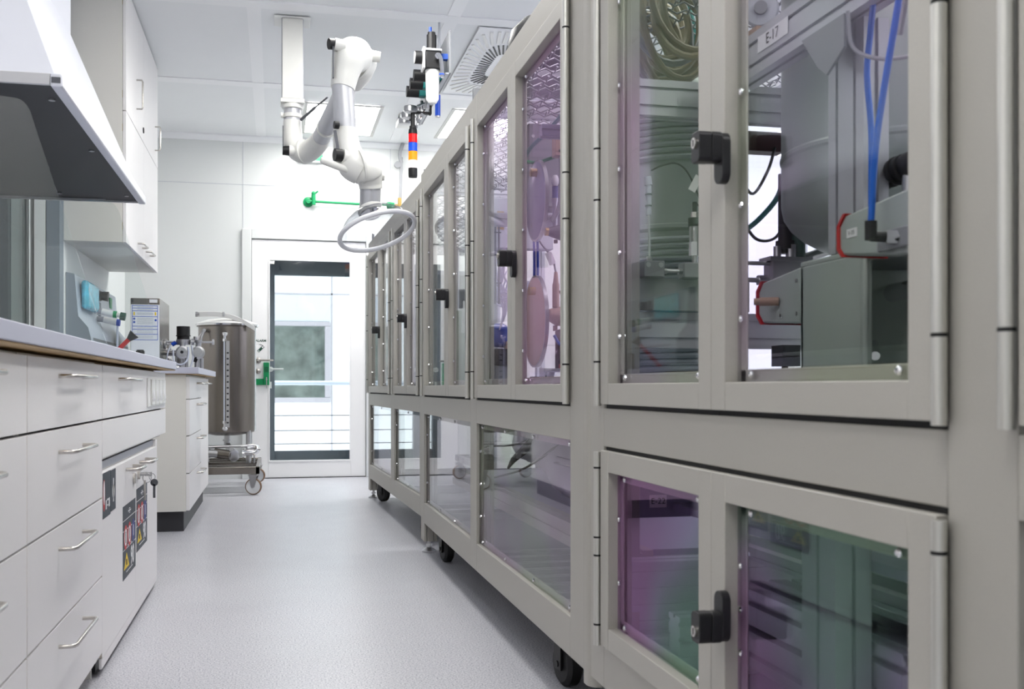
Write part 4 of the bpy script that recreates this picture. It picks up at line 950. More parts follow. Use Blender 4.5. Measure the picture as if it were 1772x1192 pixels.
# signal tower
sx, sy = .835, 6.5
t = thing('signal_tower', 'stacked red, blue, orange and clear signal light hanging below the gas panel', 'signal light', (sx, sy, 2.12))
MB().cyl((sx, sy, 2.435), (sx, sy, 2.52), .014).cyl((sx, sy, 2.425), (sx, sy, 2.437), .022).box(sx, GX, sy-.012, sy+.012, 2.515, 2.53).box(GX-.012, GX, sy-.02, sy+.02, 2.515, 2.575).build('pole', t, 'black')
MB().lathe([(0,2.43),(.018,2.43),(.027,2.415),(.029,2.39),(0,2.39)], (sx, sy, 0), (0,0,1), 28).build('top_cap', t, 'black')
for m_, a, b in (('red_light', 2.335, 2.388), ('blue_light', 2.281, 2.333), ('orange_light', 2.226, 2.279), ('clear_light', 2.176, 2.224)):
    MB().cyl((sx, sy, a), (sx, sy, b), .028, seg=28).build('light_segment', t, m_)
MB().lathe([(0,2.115),(.026,2.118),(.0285,2.13),(.0285,2.174),(0,2.174)], (sx, sy, 0), (0,0,1), 28).build('base', t, 'black')

# ================================================================ LEFT: WORKBENCH
FB = -.47
def bar_handle(parent, y0, y1, z, x=FB, out=.035, r=.0048):
    MB().tube([(x, y0, z), (x+out-.01, y0, z), (x+out-.003, y0+.004, z), (x+out, y0+.014, z), (x+out, y1-.014, z), (x+out-.003, y1-.004, z), (x+out-.01, y1, z), (x, y1, z)], r, 12).build('handle', parent, 'handle_steel')
def front(parent, name, y0, y1, z0, z1, x=FB, lab=None, edge='edge_cream'):
    m = MB(); m.use('cab_white').box(x-.019, x, y0, y1, z0, z1)
    m.use(edge).box(x-.0185, x-.0012, y0-.0009, y0, z0, z1).box(x-.0185, x-.0012, y1, y1+.0009, z0, z1)
    return m.build(name, parent, bevel=.0012, bseg=1, label=lab)
def bench_cabinet(label, y0, y1, fronts, zlow=.07, legs=True):
    t = thing('drawer_cabinet', label, 'cabinet', (-.8, y0, 0), 'workbench cabinets')
    MB().box(XL+.02, FB-.02, y0+.001, y0+.019, zlow, .878).box(XL+.02, FB-.02, y1-.019, y1-.001, zlow, .878).box(XL+.02, FB-.02, y0+.019, y1-.019, zlow, zlow+.018).box(XL+.02, XL+.03, y0, y1, zlow, .878).box(XL+.03, FB-.02, y0+.02, y1-.02, .86, .878).build('body', t, 'cab_beige')
    for z0, z1 in fronts:
        d = front(t, 'drawer', y0+.0015, y1-.0015, z0, z1)
        c = (y0+y1)/2
        bar_handle(d, c-.147, c+.147, (z1-.037) if z1-z0 < .2 else z1-.05)
    return t
DZ = [(.722, .872), (.505, .716), (.288, .500), (.073, .283)]
bench_cabinet('white workbench cabinet with four drawers, nearest the camera at the left edge', 1.285, 2.184, DZ)
bench_cabinet('white four-drawer workbench cabinet left of the safety cupboard', 2.188, 3.085, DZ)
t = thing('side_panel', 'white end support panel between the drawer cabinets and the safety cupboard', 'panel', (-.8, 3.1, 0))
MB().box(XL+.02, FB-.03, 3.087, 3.098, 0, .07).build('support', t, 'cab_beige')
t = thing('bench_drawer_unit', 'white top drawer and apron panel with socket strip above the safety cupboard', 'drawer', (-.8, 3.95, .6))
d = front(t, 'drawer', 3.090, 4.79, .722, .872); bar_handle(d, 3.393, 3.687, .835)
front(t, 'apron', 3.090, 4.80, .617-.005, .716)
MB().box(XL+.02, FB-.02, 3.10, 4.79, .60, .62).box(XL+.02, FB-.02, 3.10, 3.115, .62, .875).box(XL+.02, FB-.02, 4.775, 4.79, .62, .875).box(XL+.03, FB-.03, 3.12, 4.77, .86, .875).build('body', t, 'cab_beige')
# socket strip
t = thing('socket_strip', 'row of white rocker sockets on the front of the workbench next to the far end', 'socket', (FB, 4.45, .79))
MB().box(FB, FB+.005, 4.12, 4.74, .735, .845).build('backplate', t, 'plastic_white', bevel=.002)
for i in range(4):
    y = 4.20+i*.132
    s0 = MB().box(FB+.005, FB+.011, y, y+.10, .742, .840).build('socket', t, 'plastic_white', bevel=.002)
    MB().prism([(FB+.011, .80), (FB+.015, .765), (FB+.011, .755)], 'y', y+.02, y+.08).build('rocker', s0, 'sticker_white')
# safety cupboard
t = thing('safety_cupboard', 'white two-door safety cupboard with dark 90 stickers under the workbench', 'cabinet', (-.8, 3.8, 0))
MB().box(XL+.02, FB-.02, 3.10, 4.49, .04, .597).build('body', t, 'cab_beige')
MB().box(FB-.06, FB-.016, 3.10, 4.49, .575, .597).build('top_rail', t, 'label_grey')
MB().box(XL+.05, FB-.025, 3.13, 4.46, .008, .04).build('base', t, 'black')
for y in (3.25, 3.7, 4.1, 4.4): MB().cyl((FB-.05, y, 0), (FB-.05, y, .02), .016).build('foot', t, 'black')
MB().box(FB-.012, FB-.003, 3.10, 4.49, .022, .052).build('bottom_rail', t, 'cab_white', bevel=.002)
MB().box(FB-.02, FB-.004, 4.46, 4.50, .04, .597).build('edge_post', t, 'cab_white', bevel=.002)
ym = 3.815
dl = front(t, 'door', 3.10, ym-.002, .054, .570, FB-.002, lab='left door')
drr = front(t, 'door', ym+.002, 4.455, .054, .570, FB-.002, lab='right door')
bar_handle(dl, 3.56, 3.72, .545, out=.042, r=.006); bar_handle(drr, 3.90, 4.06, .545, out=.042, r=.006)
MB().cyl((FB-.002, 3.755, .500), (FB+.006, 3.755, .500), .018, seg=20).build('keyhole', dl, 'handle_steel')
MB().cyl((FB-.002, 3.87, .505), (FB+.006, 3.87, .505), .018, seg=20).build('keyhole', drr, 'handle_steel')
k = thing('key_ring', 'bunch of two keys on a ring hanging in the cupboard lock', 'key', (FB+.03, 3.86, .50))
MB().tube([(FB+.03+.014*math.cos(a), 3.86, .492+.016*math.sin(a)) for a in [2*PI*i/18 for i in range(18)]], .0015, 6, loop=True).tube([(FB+.045+.010*math.cos(a), 3.88, .494+.012*math.sin(a)) for a in [2*PI*i/18 for i in range(18)]], .0013, 6, loop=True).build('ring', k, 'steel')
MB().cyl((FB+.006, 3.87, .505), (FB+.026, 3.87, .505), .006).box(FB+.022, FB+.045, 3.868, 3.872, .498, .512).build('lock_key', k, 'steel')
MB().obox((FB+.024, 3.85, .45), (.003, .004, .035), Matrix.Identity(3)).build('key', k, 'handle_steel')
MB().cyl((FB+.052, 3.878, .474), (FB+.052, 3.882, .474), .013, seg=16).box(FB+.048, FB+.056, 3.878, 3.882, .42, .468).build('key', k, 'alu_dark')
# stickers
def sticker90(parent, y0, y1, z0, z1):
    x = FB-.002
    o = MB().box(x, x+.0008, y0, y1, z0, z1).build('sticker', parent, 'sticker_dark')
    g = MB(); H = z1-z0; W = y1-y0; xx = x+.0009
    def P(u, v): return (y0+W*u, z0+H*v)
    g.use('sticker_white')
    for v in (.40, .66, .80): a = P(0, v); g.box(xx-.0002, xx, y0, y1, a[1]-.0012, a[1]+.0012)
    text_mb(g, '90', H*.36, (xx, *P(.73, .215)), (0,1,0), (0,0,1), .0003, .003)
    # small printed crown lines and captions
    for v, wd in ((.92, .10), (.895, .22), (.885, .22), (.86, .08), (.425, .3), (.075, .5)):
        a = P(.5-wd/2, v); b2 = P(.5+wd/2, v); g.box(xx, xx+.0002, a[1-1], b2[0], a[1]-.0015, a[1]+.0015)
    for i, c in enumerate(('sticker_red', 'sticker_red', 'sticker_navy')):
        u = P(.2+.3*i, .56); g.use(c).cyl((xx, *u), (xx+.0003, *u), W*.13, seg=20); 
        g.use('sticker_white').cyl((xx+.0002, *u), (xx+.0004, *u), W*(.09 if i < 2 else .0001), seg=20)
        g.use('ink' if i < 2 else 'sticker_white').box(xx+.0004, xx+.0005, u[0]-W*.02, u[0]+W*.02, u[1]-W*.06, u[1]+W*.06)
    c = P(.27, .22); r = W*.2
    g.use('yellow').prism([(c[0]-r, c[1]-H*.09), (c[0]+r, c[1]-H*.09), (c[0], c[1]+H*.12)], 'x', xx, xx+.0003)
    g.use('ink').box(xx+.0003, xx+.0005, c[0]-r*.18, c[0]+r*.18, c[1]-H*.05, c[1]+H*.03)
    g.build('print', parent)
sticker90(dl, 3.50, 3.805, .195, .43); sticker90(drr, 3.83, 4.135, .235, .455)
x = FB-.002
MB().box(x, x+.0008, 3.105, 3.245, .475-.035, .568).box(x, x+.0008, 3.250, 3.345, .445, .566).build('sticker', dl, 'sticker_dark')
g = MB(); g.use('sticker_red').prism([(3.125+.017*math.cos(a), .505+.045*math.sin(a)) for a in [2*PI*i/24 for i in range(24)]], 'x', x+.0008, x+.0011)
g.use('sticker_white').prism([(3.125+.012*math.cos(a), .512+.034*math.sin(a)) for a in [2*PI*i/24 for i in range(24)]], 'x', x+.001, x+.0013)
g.box(x+.0008, x+.0011, 3.155, 3.172, .462, .488).box(x+.0008, x+.0011, 3.18, 3.20, .47, .474).box(x+.0008, x+.0011, 3.18, 3.205, .485, .490).box(x+.0008, x+.0011, 3.21, 3.23, .465, .490)
g.prism([(3.30+.022*math.cos(a), .50+.02*math.sin(a)) for a in [2*PI*i/20 for i in range(20)]], 'x', x+.0008, x+.0011).box(x+.0008, x+.0011, 3.292, 3.308, .47, .54)
g.build('print', dl)
# worktop in two lengths
def worktop(y0, y1, lab, x1=-.43):
    m = MB(); m.use('worktop').box(XL+.01, x1, y0, y1, .888, .922)
    m.use('wood_edge').box(XL+.01, x1-.004, y0+.001, y1-.001, .8835, .888)
    return single(m, 'worktop', lab, 'worktop', (-.8, y0, .885), bevel=.003)
worktop(.6, 3.137, 'long light grey worktop over the drawer cabinets, in front of the hood')
worktop(3.139, 4.87, 'shorter light grey worktop piece past the seam, ending at the gap', -.431)
single(MB().box(XL+.03, FB-.05, .7, 4.8, .8785, .8832), 'underlay', 'brown underlay strip between worktop and drawer cabinets', 'board', (-.8, 2, .88), 'wood_edge')
# ---- far bench
t = thing('drawer_cabinet', 'white far workbench cabinet with four small drawers and a narrow door, beside the steel tank', 'cabinet', (-.8, 6.11, 0))
MB().box(-1.115, FB-.0195, 6.11, 7.78, .115, .882).build('body', t, 'cab_beige', bevel=.002)
MB().box(-1.10, FB-.035, 6.15, 7.74, 0, .115).build('plinth', t, 'plinth')
for z0, z1 in ((.745, .868), (.54, .740), (.33, .535), (.12, .325)):
    d = front(t, 'drawer', 6.115, 7.04, z0, z1, edge='cab_white'); bar_handle(d, 6.65, 6.98, z1-.035, r=.006)
d = front(t, 'door', 7.045, 7.775, .12, .868, edge='cab_white'); bar_handle(d, 7.2, 7.55, .835, r=.006)
m = MB(); m.use('worktop').box(-1.116, -.42, 6.08, 7.80, .886, .922); m.use('wood_edge').box(-1.116, -.424, 6.085, 7.79, .8825, .886)
single(m, 'worktop', 'light grey worktop of the far bench carrying the vacuum valves', 'worktop', (-.8, 6.9, .885), bevel=.003)

# ================================================================ UPPER CABINETS
t = thing('wall_cabinet', 'tall white wall cabinet with bow handles reaching the ceiling, above the far bench', 'cabinet', (-1.0, 6.06, 1.60))
MB().box(-1.12, -.82, 6.06, 7.64, 1.605, ZC-.006).build('body', t, 'cab_beige', bevel=.0015)
UF = -.80
def up_door(y0, y1, z0, z1, hnd):
    d = MB().box(UF-.018, UF, y0, y1, z0, z1).build('door', t, 'cab_white', bevel=.0012)
    y, za, zb = hnd
    if zb is None: bar_handle(d, y, y+za[1], za[0], UF, .035, .006)
    else: MB().tube([(UF, y, za), (UF+.03, y, za), (UF+.035, y, za+.01), (UF+.035, y, zb-.01), (UF+.03, y, zb), (UF, y, zb)], .005, 10).build('handle', d, 'handle_steel')
    for z in (z0+.09, z1-.09): MB().box(UF-.03, UF-.019, y0-.004, y0+.01, z-.02, z+.02).build('hinge_plate', d, 'brass')
    return d
up_door(6.065, 6.85, 2.33, ZC-.01, (6.50, 2.45, 2.62))
up_door(6.855, 7.635, 2.33, ZC-.01, (7.47, 2.42, 2.58))
up_door(6.065, 6.85, 1.605, 2.325, (6.56, (1.665, .21), None))
up_door(6.855, 7.635, 1.605, 2.325, (6.95, (1.665, .21), None))
MB().cyl((UF, 6.82, 2.40), (UF+.005, 6.82, 2.40), .018).build('cabinet_lock', t, 'ink')
t = thing('installation_wall', 'pale installation wall panel carrying the wall cabinet and the console', 'panel', (-1.2, 6.0, 0))
MB().box(XL+.001, -1.12, 6.06, 7.64, 0, ZC-.006).build('panel', t, 'left_white')
MB().box(-1.186, -1.12, 5.95, 6.06, 0, ZC-.006).build('grey_post', t, 'console_side')
MB().box(-1.245, -1.19, 5.95, 6.06, 0, ZC-.006).build('white_post', t, 'left_white')
# ================================================================ EXTRACTION HOOD
hx, hy0, hy1, hz = -.545, 2.93, 4.74, 1.60
t = thing('extraction_hood', 'large white tapered extraction hood with charcoal underside above the workbench', 'hood', (-.9, 3.8, hz))
def frus(z0, z1, a, b_):
    return [[(XL+.004, a[1], z0), (a[0], a[1], z0), (a[0], a[2], z0), (XL+.004, a[2], z0)], [(XL+.004, b_[1], z1), (b_[0], b_[1], z1), (b_[0], b_[2], z1), (XL+.004, b_[2], z1)]]
T1 = (-.80, 3.20, 4.47)
m = MB(); m.use('hood_white')
m.rings(frus(hz+.03, 2.22, (hx-.02, hy0+.005, hy1-.005), T1), False, True)
m.k = m.mats.index('hood_white')
m.build('canopy', t)
MB().rings(frus(2.22, ZC, T1, (-.80, 3.20, 4.47)), False, False).build('duct_cover', t, 'hood_white')
MB().box(hx-.03, hx, hy0, hy1, hz-.004, hz+.032).build('front_lip', t, 'hood_white', bevel=.006, bseg=3)
for a_, b_ in ((hy0, hy0+.012), (hy1-.012, hy1)): MB().box(XL+.004, hx-.03, a_, b_, hz, hz+.03).build('side_rim', t, 'hood_grey', bevel=.002)
MB().box(XL+.004, hx-.03, hy0+.012, hy1-.012, hz+.012, hz+.022).build('underside', t, 'hood_charcoal')
MB().box(hx-.16, hx-.03, hy0+.012, hy1-.012, hz+.008, hz+.012).build('baffle_strip', t, 'hood_charcoal')
for x, y in ((hx-.06, hy0+.18), (hx-.06, 3.75), (hx-.06, hy1-.14), (hx-.32, hy1-.14), (hx-.5, hy0+.1)):
    MB().cyl((x, y, hz+.012), (x, y, hz+.004), .009, seg=14).build('bolt', t, 'steel')
MB().box(hx-.026, hx-.004, hy0-.004, hy0+.002, hz+.006, hz+.020).build('end_cap', t, 'alu_dark')
# glass side sheets
def side_glass(y, lab):
    pts = [(XL+.02, .926), (-.445, .926), (-.638, 1.548)]
    for k in range(1, 6):
        a = math.radians(15+75*k/6); pts.append((-.688+.05*math.cos(a-.1), 1.530+.05*math.sin(a)))
    pts += [(-.70, 1.582), (XL+.02, 1.582)]
    m = MB(); m.prism(pts, 'y', y, y+.005)
    return single(m, 'glass_side_panel', lab, 'glass panel', (-.9, y, .926), 'glass')
side_glass(3.0, 'clear glass side sheet at the near end of the hood')
side_glass(4.6, 'clear glass side sheet at the far end of the hood')
# ================================================================ CONSOLE ON THE FAR BENCH
t = thing('service_console', 'grey sloped service console with taps at the wall on the far bench', 'console', (-1.15, 6.9, .922))
prof = [(-1.118, .924), (-.995, .924), (-.99, 1.08), (-1.005, 1.14), (-1.055, 1.20), (-1.075, 1.433), (-1.118, 1.44)]
m = MB(); m.use('console_grey').prism(prof, 'y', 6.12, 7.62)
m.build('body', t, bevel=.006)
MB().prism(prof, 'y', 6.112, 6.12).build('side_cheek', t, 'console_side')
MB().box(-.995, -.989, 6.2, 7.58, 1.072, 1.086).build('shade_strip', t, 'alu_dark')  # dark strip on the face in place of a recessed gap's shade
MB().box(-1.07, -1.062, 7.30, 7.38, 1.33, 1.40).build('label', t, 'green')
MB().box(-1.066, -1.054, 6.75, 6.88, 1.25, 1.33).build('socket', t, 'console_side')
single(MB().box(-1.06, -1.02, 6.22, 6.60, 1.25, 1.41), 'film_pouch', 'crumpled cyan plastic pouch hanging on the grey service console', 'pouch', (-1.1, 6.5, 1.35), 'cyan_film', bevel=.025, bseg=4)
m = MB(); m.box(-1.062, -1.045, 6.76, 6.84, 1.34, 1.40).cyl((-1.045, 6.80, 1.37), (-1.0, 6.80, 1.365), .026, .03)
single(m, 'dark_socket', 'small black socket knob on the service console', 'knob', (-1.1, 7.06, 1.355), 'black')
for k_, (z, x1, cap, lb_) in enumerate(((1.27, -.915, 'green', 'upper lab tap with two green caps sticking out of the console'), (1.225, -.905, 'blue', 'lower lab tap with a blue cap sticking out of the console'))):
    t = thing('gas_tap', lb_, 'tap', (-1.06, 6.7, z))
    y = 6.68+.07*k_
    MB().cyl((-1.12, y, z+.005), (-1.02, y, z-.003), .017).build('sleeve', t, 'tap_grey')
    MB().cyl((-1.02, y, z-.003), (x1-.04, y, z-.02), .018, .020).build('body', t, 'plastic_white')
    MB().cyl((x1-.04, y, z-.02), (x1-.02, y, z-.022), .021).build('cap', t, cap)
    if cap == 'green':
        MB().cyl((x1-.02, y, z-.022), (x1+.0, y, z-.028), .014).build('spindle', t, 'plastic_white'); MB().cyl((x1, y, z-.03), (x1+.03, y, z-.035), .024).build('end_cap', t, 'dark_green')
single(MB().tube([(-.94, 6.75, 1.205), (-.945, 6.78, 1.12), (-.95, 6.8, 1.0), (-.955, 6.82, .93)], .007, 8, smooth=5), 'white_tube', 'thin pale tube dropping from the taps to the far bench', 'tube', (-.95, 6.8, .93), 'hose_clear')
t = thing('torch', 'red torch with black flared head leaning behind the worktop edge', 'torch', (-.92, 6.3, .93))
p0 = Vector((-.94, 6.3, .955)); p1 = Vector((-.80, 6.3, 1.10)); dv = (p1-p0).normalized()
MB().cyl(p0-dv*.02, p1-dv*.02, .013).build('handle', t, 'red'); MB().cyl(p1-dv*.025, p1+dv*.02, .014, .031).build('head', t, 'black')
t = thing('steel_dispenser', 'upright stainless box with blue ruled instruction sheet on the far bench', 'box', (-.84, 7.1, .922))
MB().box(-0.8800, -0.7050, 6.86, 7.44, .924, 1.365).build('body', t, 'steel_brushed', bevel=.003)
MB().box(-0.8730, -0.8630, 6.855, 6.86, 1.34, 1.362).build('slot', t, 'ink')
MB().box(-0.7680, -0.7200, 6.857, 6.86, 1.337, 1.358).build('label', t, 'paper')
sh = MB(); sh.use('paper').box(-0.8770, -0.7070, 6.854, 6.8595, .99, 1.325)
sh.use('label_blue')
for z in (1.318, 1.302, 1.285, 1.25, 1.19, 1.17, 1.14, 1.105): sh.box(-0.8670, -0.7170, 6.853, 6.854, z-.0018, z+.0018)
sh.box(-0.8700, -0.8670, 6.853, 6.854, 1.105, 1.32).box(-0.7200, -0.7170, 6.853, 6.854, 1.105, 1.32)
for x, z in ((-0.8570, 1.236), (-0.8570, 1.215), (-0.7300, 1.228)): sh.cyl((x, 6.8535, z), (x, 6.8525, z), .007, seg=14)
sh.use('yellow')
for x in (-0.8570, -0.7310): sh.box(x-.004, x+.004, 6.8525, 6.853, 1.258, 1.278)
sh.use('label_grey')
for z in (1.31, 1.293, 1.272, 1.264, 1.238, 1.228, 1.216, 1.206, 1.18, 1.16, 1.15, 1.128, 1.118): sh.box(-0.8400, -0.7450, 6.853, 6.8538, z-.0016, z+.0016)
sh.build('instruction_sheet', t)
single(MB().cyl((-.755, 6.3, .9225), (-.755, 6.3, 1.018), .024, seg=20).cyl((-.755, 6.3, 1.018), (-.755, 6.3, 1.024), .020), 'black_jar', 'small black lidded jar in front of the stainless box', 'jar', (-.755, 6.3, .924), 'black')
# vacuum valve assembly
t = thing('vacuum_valve_assembly', 'cluster of steel vacuum valves and flanges with a black cap on the far bench', 'valve', (-.62, 7.2, .922))
vy = 7.1
MB().lathe([(0,1.205),(.042,1.205),(.042,1.148),(.047,1.146),(.047,1.142),(.040,1.140),(.040,1.118),(0,1.118)], (-.585, vy, 0), (0,0,1), 28).build('black_cap', t, 'black')
MB().cyl((-.585, vy, 1.085), (-.585, vy, 1.12), .045, seg=24).build('collar', t, 'steel')
MB().cyl((-.685, vy, 1.105), (-.40, vy, 1.105), .0065).cyl((-.695, vy, 1.105), (-.685, vy, 1.105), .018).cyl((-.405, vy, 1.105), (-.392, vy, 1.105), .018).cyl((-.535, vy, 1.105), (-.515, vy, 1.105), .022).build('cross_rod', t, 'steel')
for x, y in ((-.585, vy-.07), (-.49, vy-.03)):
    MB().lathe([(0,0),(.042,0),(.042,.012),(.03,.014),(.03,.03),(0,.03)], (x, y, 1.035), (0,-1,0), 28).lathe([(0,.03),(.018,.03),(.018,.038),(0,.038)], (x, y, 1.035), (0,-1,0), 16).cyl((x, y+.01, 1.05), (x, y+.01, 1.115), .018).cyl((x, y, 1.10), (x, y, 1.115), .024).build('valve_wheel', t, 'steel')
MB().cyl((-.585, vy-.109, 1.035), (-.585, vy-.111, 1.035), .010).build('port', t, 'ink')
MB().tube([(-.585, vy-.04, 1.03), (-.64, vy-.02, 1.03), (-.68, vy-.01, 1.03), (-.70, vy, 1.035)], .018, 12).tube([(-.70, vy, 1.05), (-.66, vy, 1.06)], .008).lathe([(0,0),(.034,0),(.034,.01),(0,.01)], (-.702, vy, 1.09), (1,0,0), 20).cyl((-.70, vy, 1.09), (-.66, vy, 1.09), .008).build('side_pipe', t, 'steel')
MB().tube([(-.685, vy, 1.01), (-.67, vy, .99), (-.66, vy, .96), (-.64, vy, .93)], .012, smooth=3).cyl((-.60, vy+.03, .924), (-.60, vy+.03, 1.02), .022).cyl((-.57, vy+.05, .924), (-.57, vy+.05, 1.03), .015).cyl((-.50, vy, .924), (-.50, vy, 1.0), .016).cyl((-.47, vy, .924), (-.47, vy, 1.0), .012).cyl((-.63, vy+.04, .924), (-.63, vy+.04, 1.02), .01).build('pipes', t, 'steel')
MB().cyl((-.515, vy-.03, .975), (-.50, vy-.03, 1.01), .014).box(-.66, -.63, vy-.01, vy+.02, 1.085, 1.10).build('black_nut', t, 'black')
MB().cyl((-.655, vy-.01, 1.085), (-.63, vy-.01, 1.10), .014).build('blue_cap', t, 'blue')
MB().tube([(-.66, vy-.03, 1.08), (-.675, vy-.05, 1.04), (-.685, vy-.05, .98), (-.69, vy-.05, .95)], .005, smooth=4).tube([(-.64, vy-.09, 1.05), (-.635, vy-.09, .98), (-.60, vy-.09, .955), (-.56, vy-.09, .975), (-.545, vy-.09, 1.03), (-.55, vy-.09, 1.07)], .006, smooth=4).tube([(-.53, vy-.05, 1.08), (-.52, vy-.05, 1.0), (-.54, vy-.05, .93)], .006, smooth=4).build('clear_hoses', t, 'hose_clear')
MB().lathe([(0,0),(.02,0),(.02,.008),(0,.02)], (-.62, vy-.1, .935), (0,-1,.3), 16).build('foot_knob', t, 'chrome')
MB().tube([(-.505, vy, 1.11), (-.48, vy+.02, 1.15), (-.465, vy+.02, 1.18)], .006).cyl((-.51, vy, 1.115), (-.51, vy, 1.14), .012).build('toggle', t, 'steel')

# ================================================================ STEEL TANK ON TROLLEY
tcx, tcy, trr = -.375, 8.62, .222
t = thing('trolley', 'stainless trolley with white-rimmed castors carrying the steel tank', 'trolley', (tcx, tcy, 0))
ty0, ty1, tx0, tx1 = 8.10, 9.18, -.80, -.118
fr = MB().box(tx0, tx1, ty0, ty0+.05, .157, .212).box(tx0, tx1, ty1-.05, ty1, .157, .212).box(tx0, tx0+.05, ty0, ty1, .157, .212).box(tx1-.03, tx1, ty0, ty1, .157, .212)
fr.build('frame', t, 'steel_brushed', bevel=.003)
for y in (8.35, 8.75, 9.0): MB().box(tx0, tx1, y, y+.04, .165, .205).build('cross_bar', t, 'steel_brushed')
for x, y, a in ((tx1-.045, ty0+.03, 1.35), (tx1-.03, ty1-.04, 1.35), (tx0+.05, ty0+.03, 1.35), (tx0+.05, ty1-.04, 1.35)):
    ax = Vector((math.cos(a), math.sin(a), 0)); r = .062
    wv = MB().lathe([(.0,-.014),(r-.008,-.014),(r-.008,.014),(0,.014)], (x, y, r), ax, 28).build('caster', t, 'caster_rim')
    MB().lathe([(r-.008,-.017),(r-.003,-.016),(r,-.008),(r,.008),(r-.003,.016),(r-.008,.017)], (x, y, r), ax, 32, caps=False).build('tread', wv, 'tread_brown')
    f = MB(); p = Vector((x, y, 0)); Rz = Matrix.Rotation(a, 3, 'Z')
    for sg in (-1, 1): f.prism([(0,0)]*0 or [(-.026, .14), (.026, .14), (.012, .055), (0, .048), (-.012, .055)], 'x', 0, .003); 
    f = MB()
    for sg in (-1, 1):
        base = [(-.030, .145), (.030, .145), (.013, .058), (0, .050), (-.013, .058)]
        vs = []
        for off in (sg*.022, sg*.025):
            for u, v in base: vs.append(p+Rz @ Vector((off, u, v)))
        f._add(vs, [(4,3,2,1,0), (5,6,7,8,9)]+[(k, (k+1) % 5, 5+(k+1) % 5, 5+k) for k in range(5)])
    f.obox(p+Vector((0,0,.148)), (.034, .034, .004), Rz).cyl(p-ax*.027+Vector((0,0,r)), p+ax*.027+Vector((0,0,r)), .008)
    f.build('fork', wv, 'steel')
t = thing('steel_tank', 'brushed steel cylindrical tank with sight glass and white lid clamp', 'tank', (tcx, tcy, .21))
MB().lathe([(0,.425),(.10,.43),(.19,.448),(trr-.002,.462),(trr,.475),(trr,1.285),(trr+.012,1.288),(trr+.014,1.296),(trr+.010,1.302)], (tcx, tcy, 0), (0,0,1), 64).build('shell', t, 'steel_brushed', angle=25)
MB().lathe([(trr+.016,1.300),(trr+.018,1.310),(trr+.006,1.318),(.15,1.345),(.07,1.355),(0,1.357)], (tcx, tcy, 0), (0,0,1), 64).build('lid', t, 'plastic_white')
MB().lathe([(trr+.004,1.292),(trr+.019,1.296),(trr+.021,1.306),(trr+.008,1.312)], (tcx, tcy, 0), (0,0,1), 64, caps=False).build('rim_clamp', t, 'chrome')
ar = MB()
n = 14; pt = [(-.215+.43*k/n) for k in range(n+1)]; 
top = [(tcx+u-.0, 1.398-1.1*(u+.10)**2*(1.0 if u > -.10 else .3)) for u in pt]
ar.prism([(a, b+.0) for a, b in top]+[(a, b-.038) for a, b in top[::-1]], 'y', tcy-.20, tcy-.17)
ar.build('lid_clamp_arm', t, 'plastic_white', bevel=.003)
MB().cyl((tcx-.23, tcy-.185, 1.375), (tcx-.20, tcy-.185, 1.375), .022, seg=6).cyl((tcx-.02, tcy-.2, 1.36), (tcx-.02, tcy-.2, 1.395), .008).build('clamp_knob', t, 'steel')
# sight glass
sgx = tcx-.005; sgy = tcy-trr
MB().cyl((sgx-.008, sgy-.02, .52), (sgx-.008, sgy-.02, 1.17), .006).build('sight_tube', t, 'hose_clear')
MB().box(sgx+.006, sgx+.032, sgy-.018, sgy-.012, .50, 1.17).build('scale', t, 'steel')
mk = MB()
for i in range(13): 
    z = .53+i*.045; mk.box(sgx+.010, sgx+.026, sgy-.0188, sgy-.018, z, z+.012)
mk.build('scale_marks', t, 'ink')
MB().box(sgx-.014, sgx-.0025, sgy-.012, sgy-.004, .50, 1.17).build('tube_shadow_strip', t, 'alu_dark')  # dark strip behind the sight tube, drawn as its shadow
for z, sg in ((1.225, 1), (.49, -1)):
    MB().lathe([(0,0),(.02,0),(.02,.02),(.012,.03),(0,.03)], (sgx-.002, sgy+.004, z), (0,-1,0), 20).cyl((sgx-.004, sgy-.02, z-sg*.055), (sgx-.004, sgy-.02, z), .010).cyl((sgx-.004, sgy-.02, z-sg*.06), (sgx-.004, sgy-.02, z-sg*.04), .017, seg=6).build('sight_fitting', t, 'chrome')
for dx_, dy_ in ((.165, -.12), (.165, .12), (-.165, -.12), (-.165, .12)):
    MB().cyl((tcx+dx_, tcy+dy_, .213), (tcx+dx_, tcy+dy_, .47), .019, seg=18).build('leg', t, 'steel')
MB().cyl((tcx, tcy-.05, .35), (tcx, tcy-.05, .44), .024).lathe([(0,0),(.034,0),(.034,.014),(0,.014)], (tcx, tcy-.05, .385), (0,0,1), 20).tube([(tcx, tcy-.05, .36), (tcx+.02, tcy-.08, .325), (tcx+.04, tcy-.16, .315), (tcx+.05, tcy-.2, .30)], .026, 14, smooth=4).build('outlet_elbow', t, 'steel')
oy = tcy-.28
MB().cyl((tcx-.40, oy, .305), (tcx-.12, oy, .305), .024).cyl((tcx-.40, oy, .35), (tcx+.2, oy+.1, .35), .012).lathe([(0,0),(.035,0),(.035,.012),(0,.012)], (tcx-.125, oy, .305), (1,0,0), 20).cyl((tcx-.12, oy, .305), (tcx-.06, oy, .30), .030).build('drain_pipe', t, 'steel')
MB().cyl((tcx-.08, oy+.02, .305), (tcx+.05, oy-.03, .285), .038, seg=20).build('valve_body', t, 'steel_brushed')
MB().lathe([(0,0),(.044,0),(.044,.014),(.03,.018),(0,.018)], (tcx+.06, oy-.03, .285), (.45,-.85,0), 28).box(tcx+.03, tcx+.06, oy-.04, oy, .32, .345).build('valve_cover', t, 'steel')
